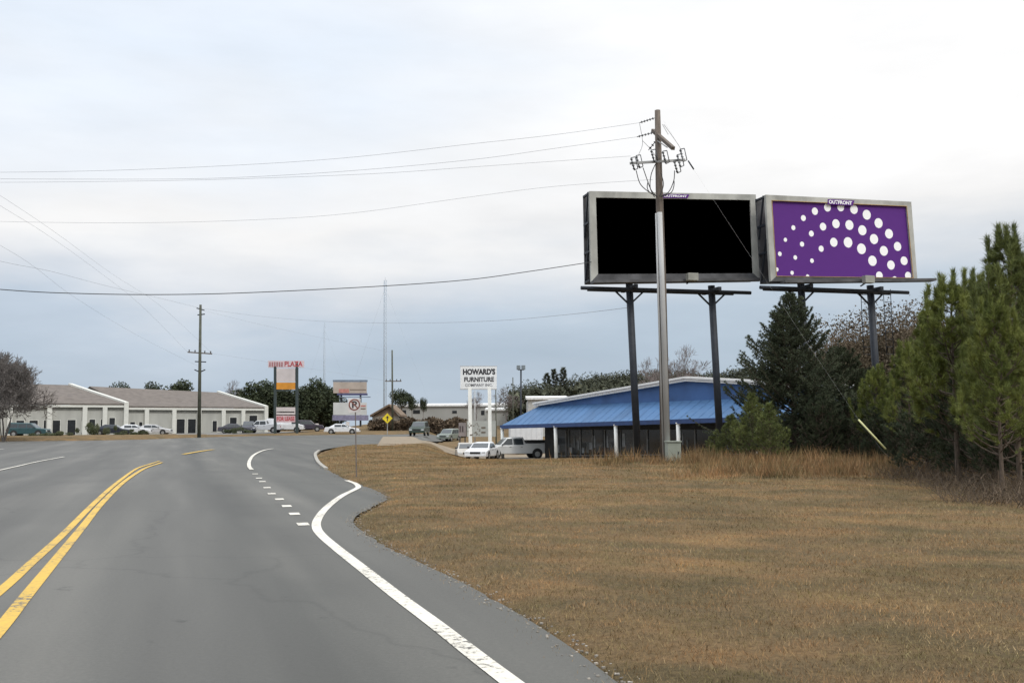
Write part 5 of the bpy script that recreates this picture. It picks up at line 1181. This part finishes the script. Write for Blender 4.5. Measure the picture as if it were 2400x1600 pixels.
# small stacked billboards
D = 175; p = foot(828, D); e = empty('stacked_billboard', p, 'small distant billboard with two stacked faces behind the no parking sign', 'billboard')
for px in (800, 845): m_ = MB(); m_.bar(q(px, 1012, .6), q(px, 893, .6), .3); m_.build('leg', darks, e)
top = panel('upper_face', 781, 859, 895, 921, mat('tan_poster', (.40, .34, .29), .7, var=.18, scale=.5)); panel('upper_frame', 780, 861, 890, 894.6, mat('blue_grey_trim', (.16, .20, .26), .6)); panel('upper_apron', 790, 861, 921.4, 926, mat('navy_apron', (.06, .06, .14), .7))
panel('red_patch', 794, 818, 911, 920.5, mat('poster_red', (.45, .20, .17), .7), top, th=-.02); panel('brown_stripe', 820, 858, 912, 914, mat('poster_brown', (.16, .12, .09), .7), top, th=-.02)
low = panel('lower_face', 781, 859, 943, 972, mat('pale_poster', (.52, .53, .52), .7, var=.08, scale=.6)); panel('lower_apron', 779, 863, 972.4, 985, mat('lilac_apron', (.20, .19, .28), .7)); panel('catwalk', 795, 868, 929, 931, mat('blue_grey_trim', (.16, .2, .26)))
panel('red_lettering_band', 845, 857, 949, 953, mat('poster_red', (.4, .15, .17)), low, th=-.02); panel('dark_lettering_band', 845, 857, 956, 959, mat('poster_brown', (.16, .12, .09)), low, th=-.02)

# no parking sign
D = 32.0; p = foot(836, D); e = empty('no_parking_sign', p, 'round symbol no parking sign on a thin post at the grass tip', 'sign')
c = at(831, 948, D); m_ = MB(); m_.bar((0, 0, 0), tuple(Vector((c.x + .02, c.y, c.z + .15)) - p), .045, .03); m_.build('post', mat('brown_steel_post', (.14, .12, .11), .7), e)
cl = c - p; w_ = .21
pl_ = MB(); pl_.box((cl.x, cl.y - .035, cl.z - .02), (.40, .01, .44)); plate = pl_.build('plate', mat('sign_plate_white', (.62, .58, .56), .5), e)
def ring(r0, r1, y_, n=40):
    m_ = MB()
    for k in range(n):
        a0, a1 = 2 * math.pi * k / n, 2 * math.pi * (k + 1) / n; m_.prism([(cl.x + math.cos(a) * r_, y_, cl.z + .0 + math.sin(a) * r_) for a, r_ in ((a0, r0), (a1, r0), (a1, r1), (a0, r1))], (0, -.003, 0))
    return m_
sred = mat('sign_faded_red', (.20, .07, .05), .6)
text_obj('P', 'letter', mat('sign_black', (.03, .02, .02), .6), plate, (cl.x - .075, cl.y - .0415, cl.z - .105), (1, 0, 0), (0, 0, 1), .16, .22, .03)
m_ = ring(.145, .185, cl.y - .0425); m_.prism([(cl.x - .12, cl.y - .0465, cl.z + .095), (cl.x - .095, cl.y - .0465, cl.z + .12), (cl.x + .12, cl.y - .0465, cl.z - .095), (cl.x + .095, cl.y - .0465, cl.z - .12)], (0, -.003, 0)); m_.build('prohibition_ring', sred, plate)
# yellow warning sign beyond the road
D = 112.0; p = foot(908, D); e = empty('warning_sign', p, 'small yellow diamond warning sign beyond the road', 'sign'); c = Vector(q(908, 980)); m_ = MB(); m_.bar((0, 0, 0), tuple(c), .07); m_.build('post', galv, e)
m_ = MB(); r_ = .58; m_.prism([(c.x - r_, c.y - .06, c.z), (c.x, c.y - .06, c.z - r_), (c.x + r_, c.y - .06, c.z), (c.x, c.y - .06, c.z + r_)], (0, .02, 0)); pn = m_.build('panel', mat('warning_yellow', (.72, .55, .02), .6), e)
m_ = MB(); m_.prism([(c.x - .05, c.y - .065, c.z - .3), (c.x + .05, c.y - .065, c.z - .3), (c.x + .05, c.y - .065, c.z + .05), (c.x - .05, c.y - .065, c.z + .05)], (0, -.004, 0)); m_.prism([(c.x - .17, c.y - .065, c.z + .05), (c.x + .17, c.y - .065, c.z + .05), (c.x, c.y - .065, c.z + .3)], (0, -.004, 0)); m_.build('arrow', mat('sign_black', (.03, .02, .02)), pn)
for px, py, D_, lb in ((743, 1004, 160, 'small white sign by the dark wood'), (815, 1000, 150, 'small white sign below the stacked billboard')):
    D = D_; p = foot(px, D); e = empty('small_sign', p, lb, 'sign', 'small white signs by the wood'); m_ = MB(); m_.bar((0, 0, 0), q(px, py - 8), .06); m_.build('post', galv, e); m_ = MB(); m_.prism([q(px - 4, py, -.1), q(px + 4, py, -.1), q(px + 4, py - 12, -.1), q(px - 4, py - 12, -.1)], (0, .03, 0)); m_.build('panel', mat('sign_plate_white', (.62, .58, .56)), e)

# furniture sign
D = 92.0; p = foot(1124, D); e = empty('furniture_sign', p, 'white furniture store sign on two white posts with a reader board below', 'sign')
for px in (1101, 1147): m_ = MB(); m_.bar(q(px + 2, 1062), q(px, 905), .32); m_.build('post', post_m, e)
mp_ = panel('main_panel', 1079, 1164, 859, 911, mat('howard_sign_white', (.72, .73, .72), .6, var=.06), th=.4)
for y_ in (858, 911.5): panel('panel_rim', 1078, 1165, y_ - .7, y_ + .8, mat('sign_rim', (.45, .45, .44), .6), th=.5)
ink = mat('sign_ink', (.03, .03, .035), .6)
def line_(txt, x0, x1, y0, y1, m, bold, par):
    a_ = Vector(q(x0, y1, -.165)); text_obj(txt, 'lettering', m, par, a_, (1, 0, 0), (0, 0, 1), Vector(q(x1, y1)).x - a_.x, Vector(q(x0, y0)).z - a_.z, bold)
line_("HOWARD'S", 1085, 1161, 864, 878, ink, .05, mp_); line_('FURNITURE', 1088, 1158, 883.5, 894.5, ink, .035, mp_); line_('COMPANY INC.', 1090, 1155, 899, 905.5, mat('sign_grey_ink', (.16, .16, .17), .6), .015, mp_)
rb_ = panel('reader_board', 1094, 1162, 986, 1023, mat('reader_board_grey', (.36, .37, .34), .7, var=.08), th=.3)
rr3 = random.Random(5)
m_ = MB()
for k in range(26):
    x_ = 1096 + rr3.random() * 28; y_ = 989 + rr3.random() * 30; w_ = rr3.uniform(1, 4); h_ = rr3.uniform(1, 3.4); m_.prism([q(x_, y_ + h_, -.17 - k * .0007), q(x_ + w_, y_ + h_, -.17 - k * .0007), q(x_ + w_, y_, -.17 - k * .0007), q(x_, y_, -.17 - k * .0007)], (0, -.0004, 0))
for (x_, y_) in ((1128, 1000), (1128, 1011)): m_.prism([q(x_, y_ + 3.5, -.17), q(x_ + 10, y_ + 3.5, -.17), q(x_ + 10, y_, -.17), q(x_, y_, -.17)], (0, -.004, 0))
m_.build('faded_marks', mat('faded_brown', (.14, .11, .08), .7), rb_)
# pinkish board left of the reader board
D = 95; p = foot(1083, D); e = empty('display_board', p, 'pinkish boarded panel left of the reader board', 'board'); m_ = MB()
panel('backing', 1075, 1092, 990, 1022, mat('pink_grey_board', (.30, .26, .25), .8, var=.15), th=.15); m_.bar(q(1078, 1060), q(1078, 990), .1); m_.bar(q(1090, 1060), q(1090, 990), .1); m_.build('legs', darks, e)
panel('slot', 1077, 1080, 998, 1012, mat('slot_dark', (.08, .06, .06), .8), th=-.02); panel('slot', 1083, 1086, 998, 1012, mat('slot_dark', (.08, .06, .06), .8), th=-.02)

# mid distance buildings
def shed(name, label, px0, px1, D, ytop, yb, m, roofm, depth=18, slope=.6, group=None, windows=()):
    a = at(px0, ytop, D); b = at(px1, ytop, D); g_ = base((a.x + b.x) / 2, D); zt = (a.z + b.z) / 2; r0 = Vector(((a.x + b.x) / 2, D, g_)); e = empty(name, r0, label, 'building', group); Wd = b.x - a.x; H = zt - g_
    MB().box((0, depth / 2, H / 2 - .5), (Wd, depth, H + 1)).build('wall', m, e)
    m_ = MB(); m_.hexa([(-Wd / 2 - .3, -.4, H), (Wd / 2 + .3, -.4, H), (Wd / 2 + .3, depth / 2, H + slope), (-Wd / 2 - .3, depth / 2, H + slope), (-Wd / 2 - .3, -.4, H + .35), (Wd / 2 + .3, -.4, H + .35), (Wd / 2 + .3, depth / 2, H + slope + .35), (-Wd / 2 - .3, depth / 2, H + slope + .35)]); m_.build('roof', roofm, e)
    for (f0, f1, z0, z1) in windows: MB().box(((f0 + f1) / 2 * Wd - Wd / 2, -.03, (z0 + z1) / 2), ((f1 - f0) * Wd, .06, z1 - z0)).build('window', pdark, e)
    return e
shed('warehouse', 'long low grey warehouse with a white roof edge behind the furniture sign', 925, 1195, 225, 952, 0, mat('warehouse_grey', (.33, .33, .31), .8, var=.12, scale=.15), mat('warehouse_roof', (.62, .62, .60), .7), 30, .7, windows=[(.05, .1, 2.2, 3.2), (.16, .22, 2.4, 3.2), (.5, .54, 2.4, 3.0), (.75, .78, 2, 3)])
shed('warehouse', 'low pale building just left of the blue roof', 1140, 1235, 205, 962, 0, mat('pale_wall', (.36, .36, .33), .8, var=.1), mat('warehouse_roof', (.62, .62, .6)), 20, .5)
shed('warehouse', 'white roofed building rising behind the left end of the blue roof', 1238, 1330, 150, 936, 0, mat('pale_wall2', (.42, .42, .40), .8, var=.1), mat('white_roof', (.70, .70, .69), .7), 20, .5)
# brown gabled hut
D = 155.0; p = foot(905, D); e = empty('small_building', p, 'small tan building with a brown gable roof behind the yellow sign', 'building')
x0, x1 = Vector(q(868, 985)).x, Vector(q(940, 985)).x; ze_ = Vector(q(905, 975)).z; zp = Vector(q(905, 951)).z
MB().box(((x0 + x1) / 2, 4, ze_ / 2), (x1 - x0 - .6, 8, ze_)).build('wall', mat('tan_wall', (.30, .26, .21), .85, var=.15), e)
xm = x0 + (x1 - x0) * .62; m_ = MB(); m_.hexa([(x0, -.6, ze_ - .1), (xm, -.6, zp), (xm, 8.6, zp), (x0, 8.6, ze_ - .1), (x0, -.6, ze_ + .2), (xm, -.6, zp + .3), (xm, 8.6, zp + .3), (x0, 8.6, ze_ + .2)])
m_.hexa([(xm, -.6, zp), (x1, -.6, ze_ - .1), (x1, 8.6, ze_ - .1), (xm, 8.6, zp), (xm, -.6, zp + .3), (x1, -.6, ze_ + .2), (x1, 8.6, ze_ + .2), (xm, 8.6, zp + .3)]); m_.build('roof', mat('brown_roof', (.17, .12, .08), .9, var=.2), e)
m_ = MB(); m_.prism([(x0 + .3, 0, ze_), (x1 - .3, 0, ze_), (xm, 0, zp)], (0, .2, 0)); m_.build('gable', mat('brown_gable', (.22, .15, .10), .9), e)
for k, xx in enumerate((x0 + 1.2, x0 + 2.6)): MB().box((xx, -.04, ze_ * .55), (.8, .06, .9)).build('window', pdark, e)
